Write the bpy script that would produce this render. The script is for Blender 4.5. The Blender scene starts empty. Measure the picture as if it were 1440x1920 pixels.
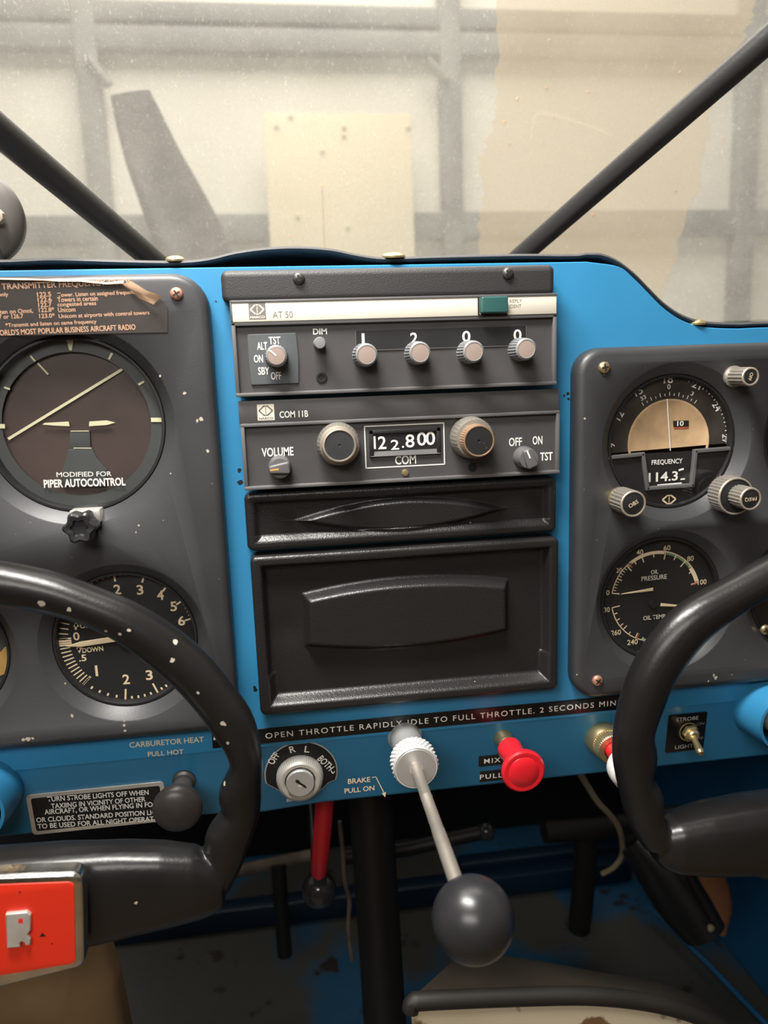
import bpy, bmesh, math, random
from mathutils import Matrix, Vector
from mathutils.geometry import tessellate_polygon
random.seed(7)
PI = math.pi
C = bpy.context.scene.collection
sc = bpy.context.scene
MM = 0.001            # every length below is in millimetres; X right, Y forward (into the panel), Z up; panel face at y = 0

# ---------------------------------------------------------------- camera
cam_d = bpy.data.cameras.new('camera'); cam = bpy.data.objects.new('camera', cam_d); C.objects.link(cam)
cam.matrix_world = Matrix(((0.990169, 0.058357, -0.127123, -0.049219), (-0.135495, 0.174452, -0.975299, -0.377609), (-0.034738, 0.982935, 0.180644, 0.069940), (0, 0, 0, 1)))
cam_d.sensor_fit = 'VERTICAL'; cam_d.sensor_height = 36.0; cam_d.lens = 1442.0 / 1920 * 36.0
cam_d.clip_start = 0.01; cam_d.clip_end = 50
cam_d.dof.use_dof = True; cam_d.dof.focus_distance = 0.385; cam_d.dof.aperture_fstop = 9.0
sc.camera = cam
sc.view_settings.view_transform = 'Standard'; sc.view_settings.look = 'None'
sc.view_settings.exposure = 0.0; sc.view_settings.gamma = 1.0
sc.view_settings.use_curve_mapping = False

# ---------------------------------------------------------------- world: dim warm hangar air
w = bpy.data.worlds.new('world'); sc.world = w; w.use_nodes = True
bg = w.node_tree.nodes['Background']
bg.inputs[0].default_value = (1.0, 0.93, 0.82, 1); bg.inputs[1].default_value = 0.24

def area(name, loc, target, size, power, col=(1, 1, 1), size_y=None):
    d = bpy.data.lights.new(name, 'AREA'); d.energy = power; d.color = col
    d.shape = 'RECTANGLE'; d.size = size * MM; d.size_y = (size_y or size) * MM
    o = bpy.data.objects.new(name, d); C.objects.link(o)
    o.location = Vector(loc) * MM
    o.rotation_euler = (Vector(target) - Vector(loc)).to_track_quat('-Z', 'Y').to_euler()
    return o
area('windshield_top_light', (-150, -185, 505), (0, 0, -40), 300, 10.0, (1, 0.96, 0.9), 120)                       # added area light for the steep light through the windshield top
area('door_fill_light', (0, 1500, 2500), (0, 1700, 0), 2200, 118, (1, 0.95, 0.86))                    # added light brightening the door in place of daylight behind it
area('cabin_fill_light', (-320, -820, 500), (-40, 0, 0), 620, 8.0, (1, 0.96, 0.9), 300)               # added fill from behind the camera, upper left, lifting the panel faces

# ---------------------------------------------------------------- materials
def mat(name, col, rough=0.5, metal=0.0, bump=None, var=None, specks=None, coat=0.0, spec=0.45, patches=None):
    m = bpy.data.materials.new(name); m.use_nodes = True
    nt = m.node_tree; N = nt.nodes; L = nt.links; b = N['Principled BSDF']
    b.inputs['Base Color'].default_value = (*col, 1); b.inputs['Roughness'].default_value = rough
    b.inputs['Metallic'].default_value = metal; b.inputs['Coat Weight'].default_value = coat
    b.inputs['Specular IOR Level'].default_value = spec
    tc = N.new('ShaderNodeTexCoord')
    src = None
    if var:                                                       # (scale per metre, amount)
        n = N.new('ShaderNodeTexNoise'); n.inputs['Scale'].default_value = var[0]; n.inputs['Detail'].default_value = 5
        L.new(tc.outputs['Object'], n.inputs['Vector'])
        r = N.new('ShaderNodeMapRange'); r.inputs[1].default_value = 0.3; r.inputs[2].default_value = 0.7
        r.inputs[3].default_value = 1 - var[1]; r.inputs[4].default_value = 1 + var[1]
        L.new(n.outputs[0], r.inputs[0])
        mx = N.new('ShaderNodeVectorMath'); mx.operation = 'SCALE'; mx.inputs[0].default_value = col
        L.new(r.outputs[0], mx.inputs['Scale']); src = mx.outputs[0]
    for pt in (patches or []):                                    # (scale, threshold, width, colour)
        n = N.new('ShaderNodeTexNoise'); n.inputs['Scale'].default_value = pt[0]; n.inputs['Detail'].default_value = 6
        L.new(tc.outputs['Object'], n.inputs['Vector'])
        r = N.new('ShaderNodeMapRange'); r.inputs[1].default_value = pt[1]; r.inputs[2].default_value = pt[1] + pt[2]
        L.new(n.outputs[0], r.inputs[0])
        mx = N.new('ShaderNodeMix'); mx.data_type = 'RGBA'; mx.inputs[6].default_value = (*col, 1)
        if src: L.new(src, mx.inputs[6])
        mx.inputs[7].default_value = (*pt[3], 1); L.new(r.outputs[0], mx.inputs[0]); src = mx.outputs[2]
    if specks:                                                    # (scale, radius, colour, share)
        v = N.new('ShaderNodeTexVoronoi'); v.inputs['Scale'].default_value = specks[0]
        L.new(tc.outputs['Object'], v.inputs['Vector'])
        sep = N.new('ShaderNodeSeparateColor'); L.new(v.outputs['Color'], sep.inputs[0])
        a = N.new('ShaderNodeMath'); a.operation = 'MULTIPLY'; a.inputs[1].default_value = specks[1]
        L.new(sep.outputs[1], a.inputs[0])
        c = N.new('ShaderNodeMath'); c.operation = 'LESS_THAN'; L.new(v.outputs['Distance'], c.inputs[0]); L.new(a.outputs[0], c.inputs[1])
        d = N.new('ShaderNodeMath'); d.operation = 'LESS_THAN'; L.new(sep.outputs[0], d.inputs[0]); d.inputs[1].default_value = specks[3]
        e = N.new('ShaderNodeMath'); e.operation = 'MULTIPLY'; L.new(c.outputs[0], e.inputs[0]); L.new(d.outputs[0], e.inputs[1])
        mx = N.new('ShaderNodeMix'); mx.data_type = 'RGBA'; mx.inputs[6].default_value = (*col, 1)
        if src: L.new(src, mx.inputs[6])
        mx.inputs[7].default_value = (*specks[2], 1); L.new(e.outputs[0], mx.inputs[0]); src = mx.outputs[2]
    if src: L.new(src, b.inputs['Base Color'])
    if bump:                                                      # (scale, height in metres)
        n = N.new('ShaderNodeTexNoise'); n.inputs['Scale'].default_value = bump[0]; n.inputs['Detail'].default_value = 3
        L.new(tc.outputs['Object'], n.inputs['Vector'])
        bp = N.new('ShaderNodeBump'); bp.inputs['Distance'].default_value = bump[1]; bp.inputs['Strength'].default_value = 1.0
        L.new(n.outputs[0], bp.inputs['Height']); L.new(bp.outputs[0], b.inputs['Normal'])
    return m
BLUE = mat('blue_paint', (0.030, 0.205, 0.40), 0.36, var=(14, 0.07), bump=(500, 0.00002), specks=(260, 0.12, (0.05, 0.07, 0.09), 0.05))
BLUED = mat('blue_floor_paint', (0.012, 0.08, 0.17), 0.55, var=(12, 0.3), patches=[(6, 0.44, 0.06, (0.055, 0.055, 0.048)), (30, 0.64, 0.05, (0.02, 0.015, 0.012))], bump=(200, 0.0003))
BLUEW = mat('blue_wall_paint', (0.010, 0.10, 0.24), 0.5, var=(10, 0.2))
BLACKP = mat('black_panel_paint', (0.037, 0.038, 0.041), 0.42, var=(20, 0.15), bump=(900, 0.00003), specks=(420, 0.10, (0.30, 0.29, 0.27), 0.05))
BLACKI = mat('instrument_black', (0.012, 0.012, 0.013), 0.5)
DIALB = mat('dial_black', (0.011, 0.012, 0.013), 0.55, specks=(330, 0.12, (0.25, 0.23, 0.2), 0.05))
AIBROWN = mat('dial_brown_black', (0.055, 0.038, 0.034), 0.45, var=(25, 0.25))  # brown tint partly stands in for reflections in the gauge glass
RINGG = mat('ring_grey', (0.05, 0.055, 0.055), 0.5)
RADIO = mat('radio_face_grey', (0.056, 0.053, 0.054), 0.5, var=(60, 0.1), bump=(1500, 0.00003), specks=(220, 0.1, (0.3, 0.28, 0.25), 0.04))
RADIOF = mat('radio_frame_grey', (0.105, 0.102, 0.104), 0.42, bump=(1500, 0.00002))
CARDG = mat('switch_card_grey', (0.075, 0.084, 0.09), 0.5)
VINYL = mat('black_grained_vinyl', (0.015, 0.0145, 0.0145), 0.30, bump=(1400, 0.00016), specks=(120, 0.08, (0.4, 0.38, 0.34), 0.04))
VINYLT = mat('dark_padded_vinyl', (0.028, 0.027, 0.028), 0.5, bump=(1700, 0.00016))
YOKEM = mat('black_yoke_plastic', (0.010, 0.0095, 0.0095), 0.30, bump=(700, 0.00005), var=(18, 0.2), spec=0.4)
SHIELD = mat('glareshield_vinyl', (0.05, 0.05, 0.053), 0.5, bump=(700, 0.0002))
IVORY = mat('ivory_strip', (0.66, 0.62, 0.53), 0.5, var=(40, 0.06))
WHITE = mat('white_print', (0.80, 0.78, 0.74), 0.5)
WARMW = mat('cream_print', (0.74, 0.60, 0.40), 0.5)
LUME = mat('luminous_paint', (0.62, 0.60, 0.40), 0.5)
GREYP = mat('grey_print', (0.16, 0.15, 0.14), 0.5)
BLACKL = mat('glossy_black_tape', (0.008, 0.008, 0.008), 0.25)
BLACKF = mat('flat_black', (0.006, 0.006, 0.006), 0.6)
TUBEB = mat('black_tube_paint', (0.022, 0.021, 0.021), 0.42, var=(10, 0.2), bump=(300, 0.0001))
TUBED = mat('dark_tube_paint', (0.010, 0.0085, 0.0075), 0.5, var=(10, 0.25))
TUBER = mat('worn_brown_tube', (0.16, 0.12, 0.09), 0.5, var=(60, 0.4))
STEEL = mat('worn_steel', (0.60, 0.58, 0.54), 0.38, 0.55, var=(60, 0.15))
RODM = mat('dull_plated_rod', (0.50, 0.46, 0.40), 0.45, 0.8, var=(50, 0.2))
ALU = mat('knurled_aluminium', (0.78, 0.78, 0.78), 0.3, 0.5)
ALUS = mat('turned_aluminium', (0.52, 0.52, 0.51), 0.35, 0.6)
CHROME = mat('pitted_chrome', (0.66, 0.66, 0.64), 0.2, 1.0, var=(60, 0.2), bump=(500, 0.0001))
BRASS = mat('brass', (0.62, 0.50, 0.28), 0.35, 0.9, var=(60, 0.2))
COPPER = mat('rusty_screw', (0.45, 0.22, 0.15), 0.5, 0.5, var=(400, 0.4))
DARKS = mat('dark_screw', (0.10, 0.095, 0.09), 0.4, 0.7)
KNURL = mat('worn_knurled_grey', (0.26, 0.24, 0.21), 0.4, 0.5, specks=(1500, 0.3, (0.6, 0.5, 0.4), 0.5))
KNOBRIM = mat('worn_rim_metal', (0.62, 0.54, 0.45), 0.35, 0.7)
KNOBC = mat('copper_worn_knurl', (0.42, 0.27, 0.17), 0.4, 0.6)
KNOBG = mat('grey_plastic_knob', (0.19, 0.195, 0.20), 0.45)
KNOBT = mat('taupe_knob_face', (0.30, 0.235, 0.205), 0.45)
KNOBK = mat('black_knob', (0.02, 0.02, 0.02), 0.35, specks=(900, 0.15, (0.3, 0.3, 0.28), 0.1))
GREENB = mat('green_button', (0.025, 0.085, 0.08), 0.3)
RED = mat('red_plastic', (0.62, 0.012, 0.022), 0.28, coat=0.3)
REDB = mat('red_badge_paint', (0.72, 0.032, 0.012), 0.4, specks=(130, 0.17, (0.02, 0.01, 0.01), 0.22))
REDL = mat('red_lever_plastic', (0.45, 0.012, 0.02), 0.35)
WHITEP = mat('white_plastic', (0.75, 0.75, 0.72), 0.35)
BALLM = mat('black_ball_plastic', (0.018, 0.018, 0.020), 0.3, var=(60, 0.15))
BALLC = mat('dark_glossy_ball', (0.03, 0.03, 0.033), 0.12)
CARBK = mat('grey_brown_knob', (0.045, 0.039, 0.036), 0.36, var=(90, 0.2))
PAPER = mat('brown_black_placard', (0.020, 0.015, 0.013), 0.65, var=(40, 0.25))
PAPERB = mat('paper_back_tan', (0.66, 0.44, 0.29), 0.7, var=(120, 0.3))
PAPERT = mat('faded_tan_print', (0.50, 0.29, 0.18), 0.6)
TANDISC = mat('tan_dial_disc', (0.52, 0.36, 0.21), 0.3, var=(70, 0.25))
GOLD = mat('gold_placard', (0.55, 0.34, 0.11), 0.35, 0.4)
GREEND = mat('green_mark', (0.22, 0.42, 0.22), 0.5)
REDD = mat('red_mark', (0.34, 0.08, 0.05), 0.5)
TANV = mat('tan_vinyl', (0.12, 0.075, 0.036), 0.6, var=(14, 0.4))
SKINV = mat('brown_skin_vinyl', (0.028, 0.021, 0.014), 0.6, var=(14, 0.3))
CREAMV = mat('stained_cream_vinyl', (0.46, 0.40, 0.29), 0.55, patches=[(38, 0.58, 0.04, (0.13, 0.07, 0.03))])
BROWNV = mat('brown_rubber_binding', (0.010, 0.008, 0.0065), 0.6, var=(30, 0.3))
BOOT = mat('black_rubber', (0.012, 0.012, 0.013), 0.3)
AMBER = mat('varnished_brown', (0.16, 0.06, 0.02), 0.4)
CABLE = mat('beige_cable', (0.34, 0.27, 0.17), 0.6)
DARKGR = mat('dark_firewall', (0.004, 0.0045, 0.0055), 0.7, var=(6, 0.4))
HCREAM = mat('translucent_door_sheet', (0.70, 0.67, 0.585), 0.6, var=(0.8, 0.05))
HBOARD = mat('cream_board', (0.62, 0.54, 0.37), 0.6)
HSTEEL = mat('door_frame_steel', (0.13, 0.135, 0.125), 0.6, var=(4, 0.2))
PROP = mat('dark_blade_paint', (0.05, 0.043, 0.045), 0.45, var=(8, 0.2))
HEADL = mat('cabin_lining', (0.42, 0.38, 0.31), 0.7)
CONC = mat('concrete', (0.35, 0.33, 0.29), 0.8, var=(1, 0.1))
COWL = mat('cowl_paint', (0.55, 0.52, 0.45), 0.5)
DISCM = mat('grey_housing_paint', (0.12, 0.112, 0.105), 0.45, var=(30, 0.15))

def glassmat(name, tint=(1, 1, 1), gloss=0.05, rough=0.02):
    m = bpy.data.materials.new(name); m.use_nodes = True; nt = m.node_tree; N = nt.nodes; L = nt.links
    N.remove(N['Principled BSDF']); out = N['Material Output']
    t = N.new('ShaderNodeBsdfTransparent'); t.inputs[0].default_value = (*tint, 1)
    g = N.new('ShaderNodeBsdfGlossy'); g.inputs['Roughness'].default_value = rough
    lw = N.new('ShaderNodeLayerWeight'); lw.inputs['Blend'].default_value = 0.5
    pw = N.new('ShaderNodeMath'); pw.operation = 'POWER'; pw.inputs[1].default_value = 4; L.new(lw.outputs['Facing'], pw.inputs[0])
    f = N.new('ShaderNodeMath'); f.operation = 'MULTIPLY_ADD'; f.inputs[1].default_value = 0.6; f.inputs[2].default_value = 0.045; L.new(pw.outputs[0], f.inputs[0])
    mx = N.new('ShaderNodeMixShader')
    L.new(f.outputs[0], mx.inputs[0]); L.new(t.outputs[0], mx.inputs[1]); L.new(g.outputs[0], mx.inputs[2])
    L.new(mx.outputs[0], out.inputs[0])
    return m
GLASS = glassmat('gauge_glass')

def hazemat(name, col, base, noise, speck=True, edge=None):
    """old plexiglass: clear sheet with a scattering film of dust and fine scratches"""
    m = bpy.data.materials.new(name); m.use_nodes = True; nt = m.node_tree; N = nt.nodes; L = nt.links
    N.remove(N['Principled BSDF']); out = N['Material Output']
    tc = N.new('ShaderNodeTexCoord')
    t = N.new('ShaderNodeBsdfTransparent')
    d = N.new('ShaderNodeBsdfDiffuse'); d.inputs[0].default_value = (*col, 1)
    tl = N.new('ShaderNodeBsdfTranslucent'); tl.inputs[0].default_value = (*col, 1)
    ad = N.new('ShaderNodeMixShader'); ad.inputs[0].default_value = 0.62
    L.new(d.outputs[0], ad.inputs[1]); L.new(tl.outputs[0], ad.inputs[2])
    n = N.new('ShaderNodeTexNoise'); n.inputs['Scale'].default_value = 16; n.inputs['Detail'].default_value = 8; n.inputs['Roughness'].default_value = 0.65
    L.new(tc.outputs['Object'], n.inputs['Vector'])
    r = N.new('ShaderNodeMapRange'); r.inputs[1].default_value = 0.3; r.inputs[2].default_value = 0.72
    r.inputs[3].default_value = base; r.inputs[4].default_value = base + noise
    L.new(n.outputs[0], r.inputs[0]); fac = r.outputs[0]
    if speck:
        for sc_, th, amt, st in ((700, 0.65, 0.22, 1.0), (420, 0.675, 0.24, 0.35), (900, 0.66, 0.22, 0.45)):      # fine dust, short curved scratches
            mp = N.new('ShaderNodeMapping'); mp.inputs['Scale'].default_value = (1, st, st); mp.inputs['Rotation'].default_value = (0, 0.7, 0)
            L.new(tc.outputs['Object'], mp.inputs[0])
            n2 = N.new('ShaderNodeTexNoise'); n2.inputs['Scale'].default_value = sc_; n2.inputs['Detail'].default_value = 2
            n2.inputs['Distortion'].default_value = 1.5
            L.new(mp.outputs[0], n2.inputs['Vector'])
            r2 = N.new('ShaderNodeMapRange'); r2.inputs[1].default_value = th; r2.inputs[2].default_value = th + 0.05
            r2.inputs[3].default_value = 0; r2.inputs[4].default_value = amt
            L.new(n2.outputs[0], r2.inputs[0])
            a = N.new('ShaderNodeMath'); a.operation = 'ADD'; a.use_clamp = True
            L.new(fac, a.inputs[0]); L.new(r2.outputs[0], a.inputs[1]); fac = a.outputs[0]
    mx = N.new('ShaderNodeMixShader')
    L.new(fac, mx.inputs[0]); L.new(t.outputs[0], mx.inputs[1]); L.new(ad.outputs[0], mx.inputs[2]); L.new(mx.outputs[0], out.inputs[0])
    return m
HAZE = hazemat('hazy_plexiglass', (0.86, 0.84, 0.78), 0.24, 0.12)
FILM = hazemat('yellowed_film', (0.62, 0.52, 0.38), 0.42, 0.05)
SMEAR = hazemat('pale_smear', (0.9, 0.85, 0.72), 0.18, 0.25)

# ---------------------------------------------------------------- object helpers
def props(o, label=None, cat=None, group=None, kind=None):
    if label: o['label'] = label
    if cat: o['category'] = cat
    if group: o['group'] = group
    if kind: o['kind'] = kind
    return o
def origin(p):
    v = Vector((0, 0, 0))
    while p is not None: v += Vector(p.location); p = p.parent
    return v
def thing(name, loc, label, cat, group=None):
    o = bpy.data.objects.new(name, None); C.objects.link(o); o.location = Vector(loc) * MM; o.empty_display_size = 0.01
    return props(o, label, cat, group)
def finish(bm, name, m, parent=None, smooth=38, label=None, recalc=True):
    """bmesh in world millimetres -> one mesh object, origin at its parent or at its own base"""
    if recalc: bmesh.ops.recalc_face_normals(bm, faces=bm.faces)
    for v in bm.verts: v.co = v.co * MM
    if parent is not None: off = origin(parent)
    else:
        xs = [v.co for v in bm.verts]
        off = Vector(((min(c.x for c in xs) + max(c.x for c in xs)) / 2, (min(c.y for c in xs) + max(c.y for c in xs)) / 2, min(c.z for c in xs)))
    for v in bm.verts: v.co -= off
    me = bpy.data.meshes.new(name); bm.to_mesh(me); bm.free()
    me.materials.append(m)
    if smooth:
        me.polygons.foreach_set('use_smooth', [True] * len(me.polygons))
        me.set_sharp_from_angle(angle=math.radians(smooth))
    o = bpy.data.objects.new(name, me); C.objects.link(o)
    if parent is not None: o.parent = parent
    else: o.location = off
    if label: o['label'] = label
    return o
NB = bmesh.new
def box(bm, x0, x1, y0, y1, z0, z1, bev=0, seg=2):
    r = bmesh.ops.create_cube(bm, size=1)
    for v in r['verts']:
        v.co = Vector(((x0 + x1) / 2 + v.co.x * (x1 - x0), (y0 + y1) / 2 + v.co.y * (y1 - y0), (z0 + z1) / 2 + v.co.z * (z1 - z0)))
    if bev:
        es = list({e for v in r['verts'] for e in v.link_edges})
        bmesh.ops.bevel(bm, geom=es, offset=bev, segments=seg, affect='EDGES', profile=0.5)
def rrect(x0, x1, z0, z1, r, n=6):
    out = []
    for cx, cz, a0 in ((x1 - r, z1 - r, 0), (x0 + r, z1 - r, 90), (x0 + r, z0 + r, 180), (x1 - r, z0 + r, 270)):
        for i in range(n + 1):
            a = math.radians(a0 + 90 * i / n); out.append((cx + r * math.cos(a), cz + r * math.sin(a)))
    return out
def rpoly(pts, r, n=6):
    """round the corners of a polygon; r one radius or one per corner"""
    out = []; k = len(pts)
    for i, p in enumerate(pts):
        ri = r[i] if isinstance(r, (list, tuple)) else r
        p = Vector(p); a = Vector(pts[i - 1]) - p; b = Vector(pts[(i + 1) % k]) - p
        la, lb = a.length, b.length; a.normalize(); b.normalize()
        if ri <= 0: out.append(tuple(p)); continue
        ang = a.angle(b); t = min(ri / math.tan(ang / 2), la * 0.49, lb * 0.49); rr = t * math.tan(ang / 2)
        c = p + (a + b).normalized() * (rr / math.sin(ang / 2)); s = p + a * t; e = p + b * t
        v0 = s - c; v1 = e - c; th = v0.angle(v1); sg = 1 if v0.cross(v1) > 0 else -1
        for j in range(n + 1):
            q = th * j / n * sg; out.append((c.x + v0.x * math.cos(q) - v0.y * math.sin(q), c.y + v0.x * math.sin(q) + v0.y * math.cos(q)))
    return out
def inset(o, d):
    k = len(o); area2 = sum(o[i - 1][0] * o[i][1] - o[i][0] * o[i - 1][1] for i in range(k)); s = 1 if area2 > 0 else -1
    res = []
    for i in range(k):
        a = Vector(o[i]) - Vector(o[i - 1]); b = Vector(o[(i + 1) % k]) - Vector(o[i])
        if a.length < 1e-6: a = b
        if b.length < 1e-6: b = a
        a.normalize(); b.normalize(); n1 = Vector((-a.y, a.x)) * s; n2 = Vector((-b.y, b.x)) * s
        m_ = (n1 + n2); m_ = m_ / max(m_.length, 1e-6); c = max(m_.dot(n1), 0.4)
        res.append((o[i][0] + m_.x * d / c, o[i][1] + m_.y * d / c))
    return res
def ring(bm, o, y): return [bm.verts.new((p[0], y, p[1])) for p in o]
def bridge(bm, a, b):
    k = len(a)
    for i in range(k):
        try: bm.faces.new((a[i - 1], a[i], b[i], b[i - 1]))
        except ValueError: pass
def plate(bm, o, y_back, y_front, fil=0.0, holes=(), n=4, close_back=True):
    """a slab parallel to the panel with rounded front edges; holes = (cx, cz, r_front, r_back, y_bottom)"""
    first = ring(bm, o, y_back); prev = first
    if fil > 0:
        for i in range(n + 1):
            a = PI / 2 * i / n
            cur = ring(bm, inset(o, fil * (1 - math.cos(a))), y_front + fil * (1 - math.sin(a))); bridge(bm, prev, cur); prev = cur
    else:
        cur = ring(bm, o, y_front); bridge(bm, prev, cur); prev = cur
    if not holes:
        for tri in tessellate_polygon([[Vector((v.co.x, v.co.z, 0)) for v in prev]]):
            try: bm.faces.new([prev[i] for i in tri])
            except ValueError: pass
    else:
        loops = [prev]
        for cx, cz, rf, rb, yb in holes:
            k = 72; f = [(cx + math.cos(2 * PI * i / k) , cz + math.sin(2 * PI * i / k)) for i in range(k)]
            def circ(r, y): return [bm.verts.new((cx + r * math.cos(2 * PI * i / k), y, cz + r * math.sin(2 * PI * i / k))) for i in range(k)]
            r0 = circ(rf + 0.5, y_front); r1 = circ(rf, y_front + 0.35); r2 = circ(rb, yb); r3 = circ(rb, y_back)
            bridge(bm, r0, r1); bridge(bm, r1, r2); bridge(bm, r2, r3); loops.append(r0)
        flat = [v for l in loops for v in l]
        for tri in tessellate_polygon([[Vector((v.co.x, v.co.z, 0)) for v in l] for l in loops]):
            try: bm.faces.new([flat[i] for i in tri])
            except ValueError: pass
    if close_back and not holes: bm.faces.new(first)
def frame_axis(axis):
    a = Vector(axis).normalized(); u = a.cross(Vector((0, 0, 1)))
    if u.length < 0.01: u = Vector((1, 0, 0))
    u.normalize(); return a, u, a.cross(u)
def lathe(bm, c, prof, axis=(0, -1, 0), seg=40, flute=None, squash=None):
    """turned solid; prof = (radius, height along axis[, 1 = knurled]); default axis points at the pilot"""
    a, u, v = frame_axis(axis); c = Vector(c); prev = None; first = None
    for q in prof:
        r, h = q[0], q[1]; kn = len(q) > 2 and q[2]
        if r < 1e-4: cur = [bm.verts.new(c + a * h)]
        else:
            cur = []
            for i in range(seg):
                t = 2 * PI * i / seg; rr = r
                if kn and flute: rr = r - (flute if (i // 2) % 2 else 0)
                cur.append(bm.verts.new(c + a * h + (u * math.cos(t) + v * math.sin(t)) * rr))
        if prev is not None:
            if len(prev) == 1 and len(cur) == 1: pass
            elif len(prev) == 1:
                for i in range(seg): bm.faces.new((prev[0], cur[i - 1], cur[i]))
            elif len(cur) == 1:
                for i in range(seg): bm.faces.new((prev[i - 1], prev[i], cur[0]))
            else: bridge(bm, prev, cur)
        prev = cur
def tube(bm, pts, rad, seg=20, cap=True, depth=None):
    """swept tube through 3-D points; rad one radius or one per point; depth = radius across the Y direction"""
    P = [Vector(p) for p in pts]; k = len(P); prev = None; up = None
    for i in range(k):
        t = (P[min(i + 1, k - 1)] - P[max(i - 1, 0)]).normalized()
        r = rad[i] if isinstance(rad, (list, tuple)) else rad
        if depth is not None:
            n2 = Vector((0, 1, 0)); n2 = (n2 - t * n2.dot(t)).normalized(); n1 = t.cross(n2); rd = depth[i] if isinstance(depth, (list, tuple)) else depth
        else:
            if up is None:
                up = Vector((0, 0, 1)) if abs(t.z) < 0.9 else Vector((1, 0, 0))
            n1 = (up - t * up.dot(t)).normalized(); up = n1; n2 = t.cross(n1); rd = r
        cur = [bm.verts.new(P[i] + n1 * math.cos(2 * PI * j / seg) * r + n2 * math.sin(2 * PI * j / seg) * rd) for j in range(seg)]
        if prev: bridge(bm, prev, cur)
        elif cap: bm.faces.new(cur)
        prev = cur
    if cap: bm.faces.new(prev)
def smoothpath(pts, n=6):
    """Catmull-Rom through the points"""
    P = [Vector(p) for p in pts]; P = [2 * P[0] - P[1]] + P + [2 * P[-1] - P[-2]]; out = []
    for i in range(1, len(P) - 2):
        for j in range(n):
            t = j / n; a, b, c, d = P[i - 1], P[i], P[i + 1], P[i + 2]
            out.append(0.5 * ((2 * b) + (c - a) * t + (2 * a - 5 * b + 4 * c - d) * t * t + (3 * b - a - 3 * c + d) * t ** 3))
    out.append(P[-2]); return out
def heightfield(bm, x0, x1, z0, z1, nx, nz, y_back, f):
    """vacuum-formed cover: protrusion f(x, z) towards the pilot over a grid, closed by a skirt"""
    g = []
    for j in range(nz + 1):
        row = []
        for i in range(nx + 1):
            x = x0 + (x1 - x0) * i / nx; z = z0 + (z1 - z0) * j / nz
            X, Z, h = f(x, z); row.append(bm.verts.new((X, y_back - h, Z)))
        g.append(row)
    for j in range(nz):
        for i in range(nx): bm.faces.new((g[j][i], g[j][i + 1], g[j + 1][i + 1], g[j + 1][i]))
    edge = g[0][:] + [g[j][nx] for j in range(1, nz + 1)] + g[nz][nx - 1::-1] + [g[j][0] for j in range(nz - 1, 0, -1)]
    back = [bm.verts.new((v.co.x, y_back, v.co.z)) for v in edge]; bridge(bm, edge, back)
def sstep(a, b, x):
    t = min(1, max(0, (x - a) / (b - a))); return t * t * (3 - 2 * t)
def sdrr(x, z, cx, cz, hx, hz, r):
    qx = abs(x - cx) - hx + r; qz = abs(z - cz) - hz + r
    return math.hypot(max(qx, 0), max(qz, 0)) + min(max(qx, qz), 0) - r
def quad(bm, pts, y, th=0.05):
    """flat print or thin chip outlined in the X-Z plane"""
    a = [bm.verts.new((p[0], y, p[1])) for p in pts]; bm.faces.new(a)
def stroke(bm, p, q, wd, y):
    p = Vector(p); q = Vector(q); d = (q - p).normalized(); n = Vector((-d.y, d.x)) * wd / 2
    quad(bm, [p + n, q + n, q - n, p - n], y)
def flat(name, m, parent, y, polys=(), strokes=(), arcs=()):
    bm = NB()
    for p in polys: quad(bm, p, y)
    for p, q, wd in strokes: stroke(bm, p, q, wd, y)
    for c, r0, r1, a0, a1 in arcs:
        n = max(3, int(abs(a1 - a0) / 4))
        for i in range(n):
            t0 = math.radians(a0 + (a1 - a0) * i / n); t1 = math.radians(a0 + (a1 - a0) * (i + 1) / n)
            quad(bm, [(c[0] + r * math.cos(t), c[1] + r * math.sin(t)) for r, t in ((r0, t0), (r1, t0), (r1, t1), (r0, t1))], y)
    for f in bm.faces:
        f.normal_update()
        if f.normal.y > 0: f.normal_flip()
    return finish(bm, name, m, parent, smooth=0, recalc=False)
def text(s, p, q, h, y, m, parent, bold=0.0, tilt=None, y1=None, name='lettering', spacing=1.0):
    """printed words: p, q = middle of the left and right end in the X-Z plane, h = height of the whole string"""
    cu = bpy.data.curves.new('lettering', 'FONT'); cu.body = s; cu.size = 1; cu.offset = bold; cu.space_character = spacing
    cu.resolution_u = 3; cu.align_x = 'LEFT'
    tmp = bpy.data.objects.new('tmp', cu); me0 = bpy.data.meshes.new_from_object(tmp)
    bm = NB(); bm.from_mesh(me0); bpy.data.objects.remove(tmp); bpy.data.curves.remove(cu); bpy.data.meshes.remove(me0)
    xs = [v.co.x for v in bm.verts]; ys = [v.co.y for v in bm.verts]; x0, x1, y0, ya = min(xs), max(xs), min(ys), max(ys)
    p = Vector(p); q = Vector(q); d = q - p; L = d.length; ang = math.atan2(d.y, d.x) if tilt is None else math.radians(tilt)
    c = (p + q) / 2; ca, sa = math.cos(ang), math.sin(ang)
    for v in bm.verts:
        u = (v.co.x - (x0 + x1) / 2) / (x1 - x0) * L; t = (v.co.y - (y0 + ya) / 2) / (ya - y0) * h
        v.co = Vector((c.x + u * ca - t * sa, y, c.y + u * sa + t * ca))
    for f in bm.faces:
        f.normal_update()
        if f.normal.y > 0: f.normal_flip()
    return finish(bm, name, m, parent, smooth=0, recalc=False)
def ctext(s, c, wdt, h, y, m, parent, deg=0, **k):
    a = math.radians(deg); d = Vector((math.cos(a), math.sin(a))) * wdt / 2; c = Vector(c)
    return text(s, c - d, c + d, h, y, m, parent, tilt=deg, **k)
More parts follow.
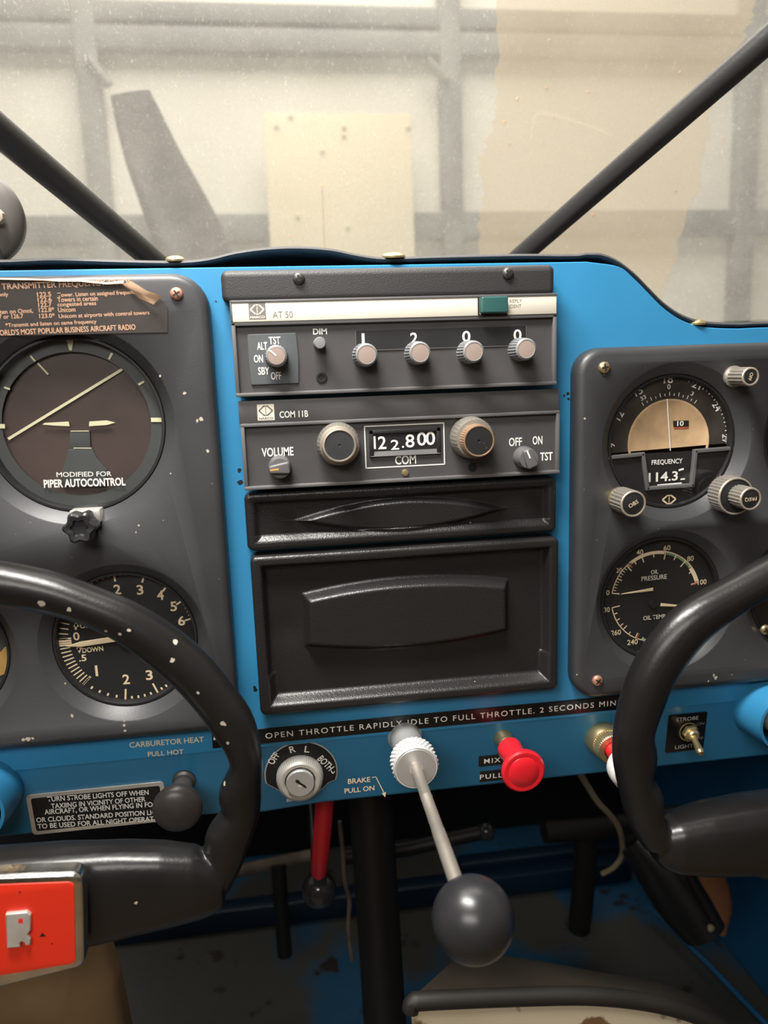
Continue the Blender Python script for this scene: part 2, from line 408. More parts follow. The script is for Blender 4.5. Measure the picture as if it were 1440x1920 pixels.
def screw(parent, c, y, r=2.7, m=COPPER, h=1.9, deg=20):
    """cross-head pan screw"""
    s = NB(); lathe(s, (c[0], y, c[1]), [(r, 0), (r, h * .35), (r * .92, h * .65), (r * .7, h * .9), (r * .35, h), (0, h)], seg=24)
    o = finish(s, 'screw', m, parent)
    b = NB()
    for d in (deg, deg + 90):
        t = math.radians(d); v = Vector((math.cos(t), math.sin(t))) * r * .6; cc = Vector(c)
        stroke(b, cc - v, cc + v, r * .26, y - h - 0.06 - 0.01 * (d > deg))
    for f in b.faces:
        f.normal_update()
        if f.normal.y > 0: f.normal_flip()
    finish(b, 'cross_slot', BLACKF, o, smooth=0, recalc=False)
    return o
def chips(parent, spots, y, m, name='paint_chip'):
    """small bare spots of worn paint, joined: nobody could count them"""
    bm = NB()
    for c, r in spots:
        k = 7; a0 = random.random() * 6
        quad(bm, [(c[0] + r * random.uniform(.5, 1.2) * math.cos(a0 + 2 * PI * i / k), c[1] + r * random.uniform(.5, 1.2) * math.sin(a0 + 2 * PI * i / k)) for i in range(k)], y)
    for f in bm.faces:
        f.normal_update()
        if f.normal.y > 0: f.normal_flip()
    o = finish(bm, name, m, parent, smooth=0, recalc=False); o['kind'] = 'stuff'; return o

# ================================================================ the setting: hangar beyond the windshield
def struct(bm, name, m, smooth=0, label=None):
    return props(finish(bm, name, m, None, smooth), label=label, kind='structure')
HD = thing('hangar_door', (0, 2500, -1300), 'cream panelled hangar door with grey steel bars seen through the windshield', 'door')
posts_x = [(-2186.8, 804.6)[0], (-603.3, 804.4)[0], (605.9, 804.2)[0], (1726.3, 897.8)[0], (3359.5, 904.3)[0]]
rails_z = [-1300, (-240.9, 573.1)[1], (-19.3, 1169.7)[1], (-14.3, 1250.6)[1], 2600]
for i in range(len(posts_x) - 1):
    for j in range(len(rails_z) - 1):
        b = NB(); box(b, posts_x[i] + 4, posts_x[i + 1] - 4, 2512, 2530, rails_z[j] + 4, rails_z[j + 1] - 4)
        finish(b, 'panel', HCREAM, HD, 0)
for x in posts_x:
    b = NB(); box(b, x - 36, x + 36, 2440, 2505, -1300, 2600, 6); finish(b, 'post', HSTEEL, HD)
for z, hw in zip(rails_z[1:-1], (46, 36, 30)):
    b = NB(); box(b, posts_x[0], posts_x[-1], 2450, 2500, z - hw, z + hw, 5); finish(b, 'rail', HSTEEL, HD)
for (px, pz), (qx, qz) in (((-594.3, 1096.8), (-535.7, 1014.8)), ((518.3, 1107.3), (587.6, 1044.3))):
    b = NB(); tube(b, [(px, 2430, pz), (qx, 2430, qz)], 16, 8); finish(b, 'gusset', HSTEEL, HD)
(bx0, bz1), (bx1, bz0) = (-47.1, 925.1), (453.4, 426.2)
BR = thing('cream_board', ((bx0 + bx1) / 2, 2400, bz0), 'pale yellow square board standing before the hangar door beyond the glareshield', 'board')
b = NB(); box(b, bx0, bx1, 2392, 2408, bz0 - 900, bz1, 4); finish(b, 'sheet', HBOARD, BR)
for p in ((222.0, 880.6), (220.9, 853.8), (45.4, 912.8), (-3.9, 882.8), (440.4, 881.6), (51.1, 597.4), (220.8, 561.0), (146.6, 804.9)):
    b = NB(); lathe(b, (p[0], 2392, p[1]), [(9, 0), (7, 5), (0, 7)], seg=10); finish(b, 'rivet', HBOARD, BR)
b = NB(); box(b, -3500, 3500, 700, 3200, -1340, -1300); struct(b, 'floor', CONC)
# propeller blade, dark, standing up at a slant beyond the cowling
b = NB()
bl = [((-226.5, 800, 457.1), 27, 5), ((-217.1, 802, 423.0), 33, 7), ((-201.9, 805, 371.8), 40, 10), ((-183.0, 808, 322.7), 46, 14), ((-164.9, 810, 272.2), 52, 18), ((-151.0, 812, 220.5), 55, 24), ((-137.6, 812, 175.0), 50, 30), ((-112.1, 812, 73.8), 45, 34)]
pr = smoothpath([p for p, _, _ in bl], 4); prev = None
for i, p in enumerate(pr):
    k = min(i / 4, len(bl) - 1.001); j = int(k); f = k - j; wd = bl[j][1] * (1 - f) + bl[j + 1][1] * f; th = bl[j][2] * (1 - f) + bl[j + 1][2] * f
    t = (pr[min(i + 1, len(pr) - 1)] - pr[max(i - 1, 0)]).normalized(); n = t.cross(Vector((0, 1, 0))).normalized(); tw = Vector((0, 1, 0)) * 0.35 + n
    tw.normalize(); m2 = t.cross(tw)
    cur = [b.verts.new(p + tw * math.cos(2 * PI * q / 20) * wd * 1.02 + m2 * math.sin(2 * PI * q / 20) * th) for q in range(20)]
    if prev: bridge(b, prev, cur)
    else: b.faces.new(cur)
    prev = cur
b.faces.new(prev)
props(finish(b, 'propeller_blade', PROP), 'dark grey propeller blade slanting up beyond the windshield left of the yellow board', 'propeller')

# engine cowling below the sight line carries the blade
b = NB(); box(b, -420, 420, 470, 1100, -420, 60, 60, 4)
props(finish(b, 'engine_cowling', COWL), 'engine cowling of the aircraft in front of the windshield', 'cowling')

# ---------------------------------------------------------------- cabin shell
b = NB(); box(b, -600, 600, -1500, -100, -500, -486); struct(b, 'floor', TANV)
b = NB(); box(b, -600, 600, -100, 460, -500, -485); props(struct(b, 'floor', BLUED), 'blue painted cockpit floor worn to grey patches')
b = NB(); box(b, -600, 600, 452, 466, -500, 105); struct(b, 'wall_front', DARKGR)
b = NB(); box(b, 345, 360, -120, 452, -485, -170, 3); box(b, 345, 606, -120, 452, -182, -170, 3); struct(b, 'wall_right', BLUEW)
b = NB(); box(b, -620, -606, -1500, -100, -485, 90); struct(b, 'wall_left', TANV)
b = NB(); box(b, -620, -606, -100, 452, -485, 90); struct(b, 'wall_left', DARKGR)
b = NB(); box(b, 606, 620, -1500, 452, -485, 90); struct(b, 'wall_right', TANV)
b = NB(); box(b, -620, 620, -1500, -170, 540, 556); struct(b, 'ceiling', HEADL)
b = NB(); box(b, -620, 620, -1520, -1500, -485, 556); struct(b, 'wall_back', HEADL)
b = NB()
for x in (-620, 606): box(b, x, x + 14, -760, -700, 90, 545)
struct(b, 'trim_1', HEADL)

# windshield: one curved sheet
def wind(u, v, off=0):                       # u -1..1 across, v 0..1 up
    y = 445 - 560 * v - 120 * abs(u) ** 2.2; z = 108 + 440 * math.sin(v * 1.35) / math.sin(1.35)
    return Vector((u * 640, y - off, z - off * .8))
b = NB(); nu, nv = 30, 20
g = [[b.verts.new(wind(-1 + 2 * i / nu, j / nv)) for i in range(nu + 1)] for j in range(nv + 1)]
for j in range(nv):
    for i in range(nu): b.faces.new((g[j][i], g[j][i + 1], g[j + 1][i + 1], g[j + 1][i]))
WS = props(finish(b, 'window_1', HAZE, None, 60), 'scratched dusty windshield of hazy plexiglass', kind='structure')
# yellowed ragged film on the inside of the right half of the windshield
cam_p = Vector(cam.matrix_world.translation) / MM
def onto_wind(x, z, yq):                     # nearest place of the sheet along the line from the pilot's eye to (x, yq, z)
    d = Vector((x, yq, z)) - cam_p; best = None
    lo, hi = 0.02, 6.0
    def inside(t):
        p = cam_p + d * t; u = p.x / 640
        if abs(u) > 1.3: return False
        vv = (445 - 120 * min(abs(u), 1.2) ** 2.2 - p.y) / 560
        if vv > 1: return True
        zz = 108 + 440 * math.sin(max(vv, 0) * 1.35) / math.sin(1.35)
        return p.z < zz - 2.5 and vv > 0
    for _ in range(60):
        mid = (lo + hi) / 2
        if inside(mid): lo = mid
        else: hi = mid
    return cam_p + d * lo
left = [(121.1, 336.1), (119.4, 309.0), (118.3, 277.8), (117.4, 253.2), (114.1, 238.9), (108.4, 226.3), (104.3, 217.3), (107.4, 204.6), (106.0, 188.1), (103.7, 169.5), (101.8, 143.2), (99.8, 120.3)]
right = [(315.8, 341.4), (312.2, 316.5), (306.9, 305.7), (300.2, 287.6), (289.3, 269.3), (280.8, 250.1), (279.9, 232.3), (274.9, 209.8), (273.0, 193.8), (264.7, 175.5), (256.0, 140.6), (247.3, 117.0)]
b = NB(); rows = []
L2 = smoothpath([(p[0], 0, p[1]) for p in left], 6); R2 = smoothpath([(p[0], 0, p[1]) for p in right], 6)
for l, r in zip(L2, R2):
    jl, jr = random.uniform(-2, 2), random.uniform(-2.5, 2.5)
    rows.append([b.verts.new(onto_wind(l.x + jl + (r.x + jr - l.x - jl) * i / 12, l.z + (r.z - l.z) * i / 12, 200)) for i in range(13)])
for j in range(len(rows) - 1):
    for i in range(12): b.faces.new((rows[j][i], rows[j][i + 1], rows[j + 1][i + 1], rows[j + 1][i]))
finish(b, 'yellowed_film', FILM, WS, 60, label='yellowed ragged film on the windshield')
b = NB()      # pale wiped arc on the film
sm = smoothpath([(p[0], 0, p[1]) for p in ((142.7, 217.3), (143.9, 235.5), (145.9, 245.6), (151.1, 249.2), (169.2, 245.7), (189.6, 240.0), (212.3, 231.3))], 6); pv = None
for i, p in enumerate(sm):
    wdt = 1.1 * math.sin(PI * (i + 1) / (len(sm) + 1)) + random.uniform(0, .4); t = (sm[min(i + 1, len(sm) - 1)] - sm[max(i - 1, 0)]).normalized(); n = Vector((-t.z, 0, t.x)) * wdt
    cur = [b.verts.new(onto_wind(p.x + s * n.x, p.z + s * n.z, 200) + Vector((0, -.6, -.4))) for s in (-1, 1)]
    if pv: b.faces.new((pv[0], pv[1], cur[1], cur[0]))
    pv = cur
finish(b, 'pale_smear', SMEAR, WS, 60, label='pale wiped arc on the yellowed film')
# dead insect hanging on a thread, dirt specks on the sheet
b = NB()
for p, r in [((-10.2, 200.3), 1.3), ((-72.5, 255.4), .8), ((-35.4, 166.7), .9), ((-53.2, 258.3), .6), ((234.3, 232.1), 1), ((155.0, 266.0), 1.1), ((123.6, 243.3), 1.2), ((127.5, 228.2), .9),
             ((186.0, 263.8), .9), ((191.3, 179.2), 1.6), ((256.2, 195.4), 1.1), ((292.3, 232.3), .8), ((174.4, 170.6), 1), ((133.2, 258.7), 1.2), ((256.6, 277.9), .8), ((156.9, 297.6), .7)]:
    q = onto_wind(p[0], p[1], 200); lathe(b, q, [(0, -.4), (r, 0), (r * .5, .6), (0, .8)], seg=7)
p0 = onto_wind(*(-10.0, 197.8), 200); p1 = onto_wind(*(-10.3, 153.3), 200); tube(b, [p0, (p0 + p1) / 2 + Vector((0, -.3, 0)), p1], .22, 4)
o = finish(b, 'dirt_specks', PAPERB, WS); o['kind'] = 'stuff'

# brace tubes
b = NB(); p0, p1 = Vector((-156.4, -20, 172.1)), Vector((-117.0, 110, 138.2)); tube(b, [p0 + (p0 - p1) * 1.1, p0, p1, p1 + (p1 - p0) * .15], 6.6, 28)
props(finish(b, 'brace_tube', TUBEB), 'black steel brace tube crossing the left of the windshield', 'brace')
b = NB(); p0, p1 = Vector((185.7, -15, 214.8)), Vector((107.4, 125, 136.6)); tube(b, [p0 + (p0 - p1) * 0.75, p0, p1, p1 + (p1 - p0) * .1], 6.3, 28)
props(finish(b, 'brace_tube', TUBEB), 'black steel brace tube crossing the right of the windshield', 'brace')

# ---------------------------------------------------------------- glareshield: wavy sheet on top of the panel
GS = thing('glareshield', (-40, 0, 120), 'black vinyl glareshield cover curling up over the panel top', 'cover')
top = [((-260.6, 123.2)), ((-202.2, 124.4)), ((-168.8, 123.6)), ((-146.0, 124.0)), ((-118.2, 122.8)), ((-92.3, 121.9)), ((-77.8, 122.9)), ((-65.4, 125.5)), ((-50.7, 127.2)), ((-35.8, 127.5)), ((-20.9, 126.3)), ((-8.4, 123.7)), ((4.3, 122.0)), ((24.9, 122.2)), ((45.9, 122.4)), ((77.8, 122.4)), ((105.0, 121.4)), ((113.3, 120.8))]
cr = [(121.7, 117.4), (130.2, 111.4), (137.4, 104.8), (146.2, 96.8), (156.4, 90.5), (168.1, 87.0), (185.7, 85.7), (203.5, 85.8), (282.8, 85.6), (366.4, 84.5)]
path = smoothpath([(p[0], 0, p[1]) for p in top + cr], 5)
b = NB(); th = 2.2; cols = []
for p in path:
    zl = 122.0 if p.x < 105 else p.z + 1.2
    c_ = []
    for y, f in ((0.8, 1.0), (20, .8), (60, .4), (140, 0.1), (300, 0), (430, -.1)):
        z = zl + (max(p.z, zl) - zl) * max(f, 0) - (0 if y < 60 else (y - 60) * .03)
        c_.append((p.x, y, z))
    cols.append(c_)
def sheet(b, cols, th):
    T = [[b.verts.new((x, y, z + th / 2)) for x, y, z in c] for c in cols]; B = [[b.verts.new((x, y + .3, z - th / 2)) for x, y, z in c] for c in cols]
    M_ = [b.verts.new((c[0][0], c[0][1] - .8, c[0][2])) for c in cols]
    for i in range(len(cols) - 1):
        for j in range(len(cols[0]) - 1):
            b.faces.new((T[i][j], T[i + 1][j], T[i + 1][j + 1], T[i][j + 1])); b.faces.new((B[i][j], B[i][j + 1], B[i + 1][j + 1], B[i + 1][j]))
        b.faces.new((T[i][0], M_[i], M_[i + 1], T[i + 1][0])); b.faces.new((M_[i], B[i][0], B[i + 1][0], M_[i + 1]))
sheet(b, cols, th); finish(b, 'cover_sheet', SHIELD, GS, 60)
for (x, z), r in (((-92.9, 122.4), 4.3), ((9.4, 122.4), 5.6), ((165.8, 87.3), 4.6)):
    b = NB(); lathe(b, (x, 3, max(z - .5, (123.2 if x < 105 else z + .6))), [(r, 0), (r, .9), (r * .8, 1.8), (r * .4, 2.3), (0, 2.4)], axis=(0, -.15, 1), seg=28); s = finish(b, 'brass_screw', BRASS, GS)
# round housing on top at the left
RH = thing('round_housing', (-180, 12, 122), 'round grey brown metal housing on the glareshield at the left edge', 'housing')
b = NB(); hc = (-179.5, 8, 144.0)
lathe(b, hc, [(0, 7), (14, 7), (18.5, 6), (20.2, 4), (20.6, 1), (20.6, -8), (18, -13), (0, -15)], seg=64, axis=(0.25, -1, -.05)); finish(b, 'case', DISCM, RH)
b = NB(); box(b, hc[0] - 9, hc[0] + 10, 2, 18, 119.5, hc[2] - 12, 2); finish(b, 'foot', RINGG, RH)
b = NB(); lathe(b, ((-168.3, 0, 143.1)[0], 0, (-168.3, 0, 143.1)[2]), [(3.6, -2), (3.2, .6), (1.2, 1.2), (0, 1.2)], seg=9); finish(b, 'rivet', HEADL, RH)

# ================================================================ blue instrument panel
IP = thing('instrument_panel', (0, 0, -160), 'blue painted metal instrument panel holding gauges and radios', 'panel')
b = NB()
tl = [(-430, 120)]; tr = [(p.x, p.z - 1.2) for p in smoothpath([((105.0, 120.2)[0], 0, 120)] + [(q[0], 0, q[1]) for q in cr], 5)]
outl = [(-430, -120)] + [(-430, 120)] + tr + [(tr[-1][0], -120)]
front = [b.verts.new((x, 0, z)) for x, z in outl]; rf = [b.verts.new((x, .5, z + (.5 if z > -100 else 0))) for x, z in outl]; bk = [b.verts.new((x, 12, z + (.5 if z > -100 else 0))) for x, z in outl]
loops = [front]
for cx, cz, r in ((-143.2, 50, 41.5), (-130.2, -55.4, 35), (-217.5, -55.4, 34), (150.6, 28.5, 35.2), (147.5, -55.5, 34.4), (238, 28.5, 35.2), (232, -57, 34)):     # gauge cut-outs
    loops.append([b.verts.new((cx + r * math.cos(2 * PI * i / 60), 0, cz + r * math.sin(2 * PI * i / 60))) for i in range(60)])
allv = [v for l in loops for v in l]
for tri in tessellate_polygon([[Vector((v.co.x, v.co.z, 0)) for v in l] for l in loops]): b.faces.new([allv[i] for i in tri])
bridge(b, front, rf); bridge(b, rf, bk)
finish(b, 'main_plate', BLUE, IP, 30)
b = NB(); xr = tr[-1][0]
pf = [(0, -119.9), (.3, -120.6), (1.2, -122), (5.2, -157.2), (6.2, -158.8), (8, -159.6), (12, -159.4), (24, -158.5), (24, -157), (9, -157.6), (3, -121)]
prev = None
for x in (-430, -150, -100, -70, -40, 100, xr):
    cur = [b.verts.new((x, y, z - (2.0 if x == -70 and z < -150 else 0))) for y, z in pf]
    if prev:
        for i in range(len(pf) - 1): b.faces.new((prev[i], prev[i + 1], cur[i + 1], cur[i]))
    prev = cur
finish(b, 'lower_strip', BLUE, IP, 50)
TILT = math.atan(4.0 / 35.2)
yS = lambda z: 1.2 + (-122 - z) * 4.0 / 35.2        # face of the lower strip at height z
# printed words on the blue paint
text('CARBURETOR HEAT', (-134.4, -112.4), (-97.5, -113.0), 3.0, -.06, WARMW, IP, bold=.012)
text('PULL HOT', (-125.9, -118.3), (-108.1, -118.7), 2.7, -.06, WARMW, IP, bold=.012)
text('BRAKE', (-24.3, -146.6), (-12.2, -146.7), 2.9, 3.2, WARMW, IP, bold=.01)
text('PULL ON', (-26.3, -152.4), (-10.1, -152.3), 2.9, 3.9, WARMW, IP, bold=.01)
flat('arrow', WARMW, IP, 3.2, polys=[[(-4.5, -158.1), (-6.2, -155.7), (-3.9, -155.0)]], strokes=[((-11.4, -145.7), (-9.1, -145.6), .4), ((-9.1, -145.6), (-5.0, -155.5), .45)])
# corner scuffs beside the radios
chips(IP, [((95.7, 55.3), 1.0), ((96.3, 52.6), .8), ((94.1, 54.3), .7), ((-75.5, 104.4), .5), ((-69.9, -88.5), 1.3), ((-69.8, -87.0), 1.0), ((-70.1, 24.7), 1.2), ((-70.2, 18.7), 1.4)], -.08, BLACKF, name='paint_scuff')

# ================================================================ left black gauge panel
def gauge_panel(o, fil, holes, label, screws):
    zz = min(p[1] for p in o); xx = sum(p[0] for p in o) / len(o)
    G = thing('gauge_panel', (xx, 0, zz), label, 'panel')
    b = NB(); plate(b, o, -0.2, -10, fil, holes); finish(b, 'plate', BLACKP, G, 40)
    for c, m, dg in screws: screw(G, c, -10, 2.9, m, 2.0, dg)
    return G
(lx, lz1) = (-78.5, 71.5); lz0 = (-143.2, -104.9)[1]; 
AI = (-143.2, 50.0); VS = (-130.2, -55.4); TC = (-217.5, -55.4); TC2 = (-236, 50)
GL = gauge_panel(rpoly([(-330, lz0), (lx + .3, lz0), (lx + .3, 116.5), (-330, 116.5)], [4, 5, 16, 16], 7), 4.0,
    [(AI[0], AI[1], 45.6, 40.8, -4.2), (VS[0], VS[1], 39.3, 34.5, -4.2), (TC[0], TC[1], 38.5, 33.5, -4.2)],
    'black gauge panel on the left with chipped paint and peeling placard', [((-91.9, 107.1), COPPER, 30), ((-92.7, -93.2), COPPER, 80)])
chips(GL, [((-92.0, 63.0), .9), ((-85.2, 50.7), 1.2), ((-87.2, 50.3), .8), ((-83.4, 35.7), 1), ((-101.3, 26.1), .5), ((-157.6, -89.6), 1.1), ((-133.7, -96.9), .8), ((-133.7, -99.8), .9), ((-133.5, -94.7), .6),
          ((-179.2, -99.3), 1.6), ((-181.2, -99.7), .9), ((-176.7, -99.3), .8), ((-91.1, -95.0), 1.2), ((-102.3, 71.1), .6), ((-159.0, -72.7), .6), ((-117.9, 2.4), .6), ((-119.4, -0.9), .5)], -10.08, HEADL)
def dialdisc(parent, c, r, y, m, name='dial', r0=0):
    b = NB(); lathe(b, (c[0], y, c[1]), [(r, -.4), (r, 0), (r0, 0)] if r0 else [(r, -.4), (r, 0), (0, 0)], seg=72)
    return finish(b, name, m, parent)
def glass(parent, c, r, y=-4.4):
    b = NB(); lathe(b, (c[0], y, c[1]), [(r, 0), (r - .3, .35), (0, .35)], seg=64); return finish(b, 'glass', GLASS, parent)
def rim(parent, c, r, y, m=BLACKI):
    b = NB(); lathe(b, (c[0], y, c[1]), [(r, -5), (r, 0), (r - .3, .5), (r - 1.3, .5), (r - 1.6, 0), (r - 1.9, -4.5)], seg=72); return finish(b, 'bezel_ring', m, parent)
def pol(c, r, a): a = math.radians(a); return (c[0] + r * math.cos(a), c[1] + r * math.sin(a))
def ang(p, c): return math.degrees(math.atan2(p[1] - c[1], p[0] - c[0]))

# attitude indicator
A = thing('attitude_indicator', (AI[0], 0, AI[1]), 'large round attitude indicator with tilted horizon line and white lettering below', 'gauge')
dialdisc(A, AI, 40.2, 0.4, RINGG, 'outer_ring', 33.5)
dialdisc(A, AI, 34.5, 2.5, AIBROWN)
rim(A, AI, 40.6, -4.0)
pts = []
flat('index_marks', LUME, A, -.1, polys=[[(-144.4, 90.9), (-140.4, 90.8), (-142.1, 84.1), (-143.2, 84.1)]],
     strokes=[((-126.1, 79.5), (-124.4, 82.3), 1), ((-113.8, 67.5), (-111.2, 68.9), 1), ((-109.6, 50.9), (-102.8, 50.6), 2), ((-178.1, 50.9), (-175.3, 50.8), 2), ((-160.5, 82.3), (-158.7, 79.6), .8), ((-173.5, 68.5), (-171.1, 67.5), .8)])
flat('horizon_line', LUME, A, 1.6, strokes=[((-175.1, 44.7), (-120.2, 75.2), 1.25), ((-158.2, 78.9), (-154.1, 73.6), .8)])
flat('wing_bars', LUME, A, .6, polys=[[(-158.9, 50.8), (-157.9, 51.5), (-147.1, 51.7), (-146.9, 49.5), (-153.0, 50.0)], [(-138.2, 49.1), (-137.8, 51.3), (-130.0, 51.5), (-126.0, 50.3), (-130.2, 49.3)]])
b = NB(); plate(b, [(-147.1, 47.3), (-138.2, 46.9), (-138.6, 38.3), (-148.2, 38.8)], 2.2, .9, .2); plate(b, rpoly([(-148.7, 38.8), (-138.1, 38.5), (-136.1, 33.6), (-132.2, 28.3), (-133.5, 20.2), (-153.0, 21.3), (-152.7, 28.4), (-150.2, 33.8)], 1.5, 3), 2.2, .8, .2)
finish(b, 'pedestal', RINGG, A)
flat('pedestal_lines', LUME, A, .55, strokes=[((-146.6, 47.2), (-138.5, 46.9), .35), ((-146.2, 39.2), (-138.0, 38.8), .35)])
text('MODIFIED FOR', (-154.7, 27.2), (-129.8, 26.4), 2.3, -1.0, WHITE, A, bold=.01)
text('PIPER AUTOCONTROL', (-160.9, 23.2), (-123.8, 22.3), 3.9, -1.0, WHITE, A, bold=.03)
glass(A, AI, 39.2)
b = NB(); kx, kz = (-141.0, 8.5); box(b, kx - 6.8, kx + 6.8, -12.5, -4.6, kz - 3.2, kz + 3, .6); finish(b, 'knob_bracket', STEEL, A)
b = NB(); kc = (-141.3, -24, 5.1)
lathe(b, (kc[0], -9, kc[2]), [(5.6, 0), (5.6, 7)], seg=24)
k = 48
def lobed(b, c, y0, y1, r, lobes=6, d=.22):
    rr = [r * (1 - d * (0.5 - 0.5 * math.cos(lobes * 2 * PI * i / k)) ** 1.0) for i in range(k)]
    R_ = []
    for y, s in ((y0, 1), (y1 + 1, 1), (y1, .86), (y1 + .3, .55), (y1 + 1.6, .45), (y1 + 1.7, .05)):
        R_.append([b.verts.new((c[0] + rr[i] * s * math.cos(2 * PI * i / k), y, c[1] + rr[i] * s * math.sin(2 * PI * i / k))) for i in range(k)])
    for p, q in zip(R_, R_[1:]): bridge(b, p, q)
    b.faces.new(R_[0]); b.faces.new(R_[-1])
lobed(b, (kc[0], kc[2]), -15, -24, 7.6); finish(b, 'cage_knob', KNOBK, A)

# vertical speed indicator
V = thing('vertical_speed_indicator', (VS[0], 0, VS[1]), 'round climb gauge with UP and DOWN lettering behind the left control wheel', 'gauge')
dialdisc(V, VS, 34.4, 0, DIALB); rim(V, VS, 34.3, -3.8, BLACKI)
st = []
def arm(a0, a1, n, r0, r1, wd, ends=True):
    for i in range(n + 1):
        if not ends and i in (0, n): continue
        a = a0 + (a1 - a0) * i / n; st.append((pol(VS, r0, a), pol(VS, r1, a), wd))
up = [ang((-133.6, -23.5), VS), ang((-119.9, -25.8), VS), ang((-109.8, -31.4), VS), ang((-103.5, -39.3), VS), ang((-98.8, -48.2), VS)]
dn = [ang((-133.7, -84.1), VS), ang((-119.3, -82.6), VS), ang((-108.3, -76.5), VS)]
for a in up: st.append((pol(VS, 29, a), pol(VS, 33.2, a), .9))
for a in dn: st.append((pol(VS, 27, a), pol(VS, 33.4, a), .9))
for p, q in zip(up, up[1:]): arm(p, q, 5, 31.6, 33.2, .8, False)
arm(up[0], up[0] + 25, 5, 31.6, 33.2, .8, False)
for p, q in zip(dn, dn[1:]): arm(p, q, 5, 30.8, 32.2, .9, False)
a1 = ang((-151.3, -75.7), VS) % 360
arm(a1, dn[0] % 360, 5, 30.5, 32, .9, False)
zero = 181.0
arm(zero - 50, zero - 4, 9, 28, 33.4, .6); arm(zero + 5, a1, 10, 27.5, 33.2, .6)
st.append((pol(VS, 27, a1), pol(VS, 33.5, a1), 1.0)); 
for d in (-1.6, -.5, .6, 1.7): st.append(((VS[0] - 33.5, VS[1] + d), (VS[0] - 26.5, VS[1] + d), .85))
flat('scale_marks', WARMW, V, -.1, strokes=st)
for s, (x, z), wd, h in (('2', (-132.7, -30.6), 3.4, 5), ('3', (-122.0, -31.6), 3.2, 5), ('4', (-112.6, -35.0), 3.2, 5), ('5', (-106.7, -41.2), 3.2, 5), ('6', (-103.5, -48.9), 3.4, 5),
                       ('2', (-132.8, -77.1), 3.4, 5.2), ('3', (-121.5, -75.9), 3.4, 5.2), ('4', (-112.6, -71.9), 3.2, 5), ('1', (-146.5, -71.4), 1.2, 5.6), ('0', (-154.2, -52.8), 3.0, 4.2),
                       ('.5', (-152.4, -64.2), 3.6, 3.4), ('DOWN', (-147.2, -60.2), 10, 2.6), ('UP', (-149.7, -47.7), 4.4, 2.6)):
    ctext(s, (x, z), wd, h, -.1, WARMW, V, bold=.02, deg=2 if len(s) > 1 else 0)
flat('arrows', WARMW, V, -.1, polys=[[(-153.5, -45.2), (-155.2, -47.8), (-152.3, -48.0)], [(-153.6, -61.6), (-154.9, -58.7), (-152.1, -58.7)]], strokes=[((-154.2, -49.5), (-153.6, -46.3), 1), ((-153.8, -60.2), (-153.8, -57.7), 1)])
b = NB(); nc = Vector((-128.2, -54.9)); tp = Vector((-159.2, -57.3)); d = (tp - nc).normalized(); n = Vector((-d.y, d.x))
plate(b, [nc + n * 1.3, nc + n * 1.3 + d * 24, tp, nc - n * 1.3 + d * 24, nc - n * 1.3], -.5, -1.1, .1); finish(b, 'needle', WARMW, V)
b = NB(); lathe(b, (VS[0], 0, VS[1]), [(4, 0), (4, 1.6), (0, 1.8)], seg=24); finish(b, 'hub', DIALB, V)
glass(V, VS, 33)

# third gauge at the left frame edge
T = thing('turn_gauge', (TC[0], 0, TC[1]), 'round gauge with golden placard cut by the left frame edge', 'gauge')
dialdisc(T, TC, 33.4, 0, RINGG); rim(T, TC, 33.3, -3.8)
b = NB(); plate(b, rpoly([(-211.7, -56.6), (-199.5, -55.5), (-190.0, -57.9), (-187.5, -55.2), (-184.6, -55.4), (-185.2, -67.6), (-191.4, -69.8), (-213.6, -71.1)], .8, 3), -.05, -1.0, .2); finish(b, 'gold_placard', GOLD, T)
b = NB(); plate(b, rrect(-236, -199, -73, -67, 1), -.05, -1, .2); finish(b, 'tube_window', DIALB, T)
glass(T, TC, 32)

# peeling transmitter placard
PL = thing('frequency_placard', (-150, -10, 92), 'brown black transmitter frequency placard with torn peeling top edge', 'placard')
b = NB(); ptop = [(-96.3, 101.6), (-99.2, 105.2), (-107.7, 109.5), (-111.4, 111.6), (-120.5, 111.8), (-132.9, 113.4), (-139.6, 113.8), (-152.9, 114.5), (-166.1, 115.2), (-179.3, 115.4)]
plate(b, [(-182.3, 91.0), (-97.2, 90.4)] + ptop, -10.05, -10.35); finish(b, 'sheet', PAPER, PL, 0)
b = NB()
edge = [((-179.3, 115.2), .5), ((-166.2, 114.7), .7), ((-157.4, 114.3), .9), ((-148.6, 114.0), .6), ((-141.9, 113.4), 1.3), ((-132.9, 113.2), .8), ((-121.7, 111.8), .8), ((-114.3, 112.1), 1.2)]
for (p, a), (q, c) in zip(edge, edge[1:]):
    vs = [b.verts.new(v) for v in ((p[0], -10.6, p[1] + a), (q[0], -10.6, q[1] + c), (q[0], -11.6, q[1]), (p[0], -11.6, p[1]), )]; b.faces.new(vs)
fl = [((-115.3, -11, 111.9)), ((-110.3, -13, 112.5)), ((-104.1, -15, 108.3)), ((-96.9, -16, 105.6)), ((-99.3, -14, 104.7)), ((-101.9, -13.5, 102.5)), ((-108.0, -11.5, 105.3)), ((-111.4, -11, 108.9))]
ctr = Vector((-106.0, -14, 106.9)); cv_ = b.verts.new(ctr); vs = [b.verts.new(p) for p in fl]
for i in range(len(vs)): b.faces.new((vs[i - 1], vs[i], cv_))
finish(b, 'torn_flap', PAPERB, PL, 60, label='tan curled torn paper edge')
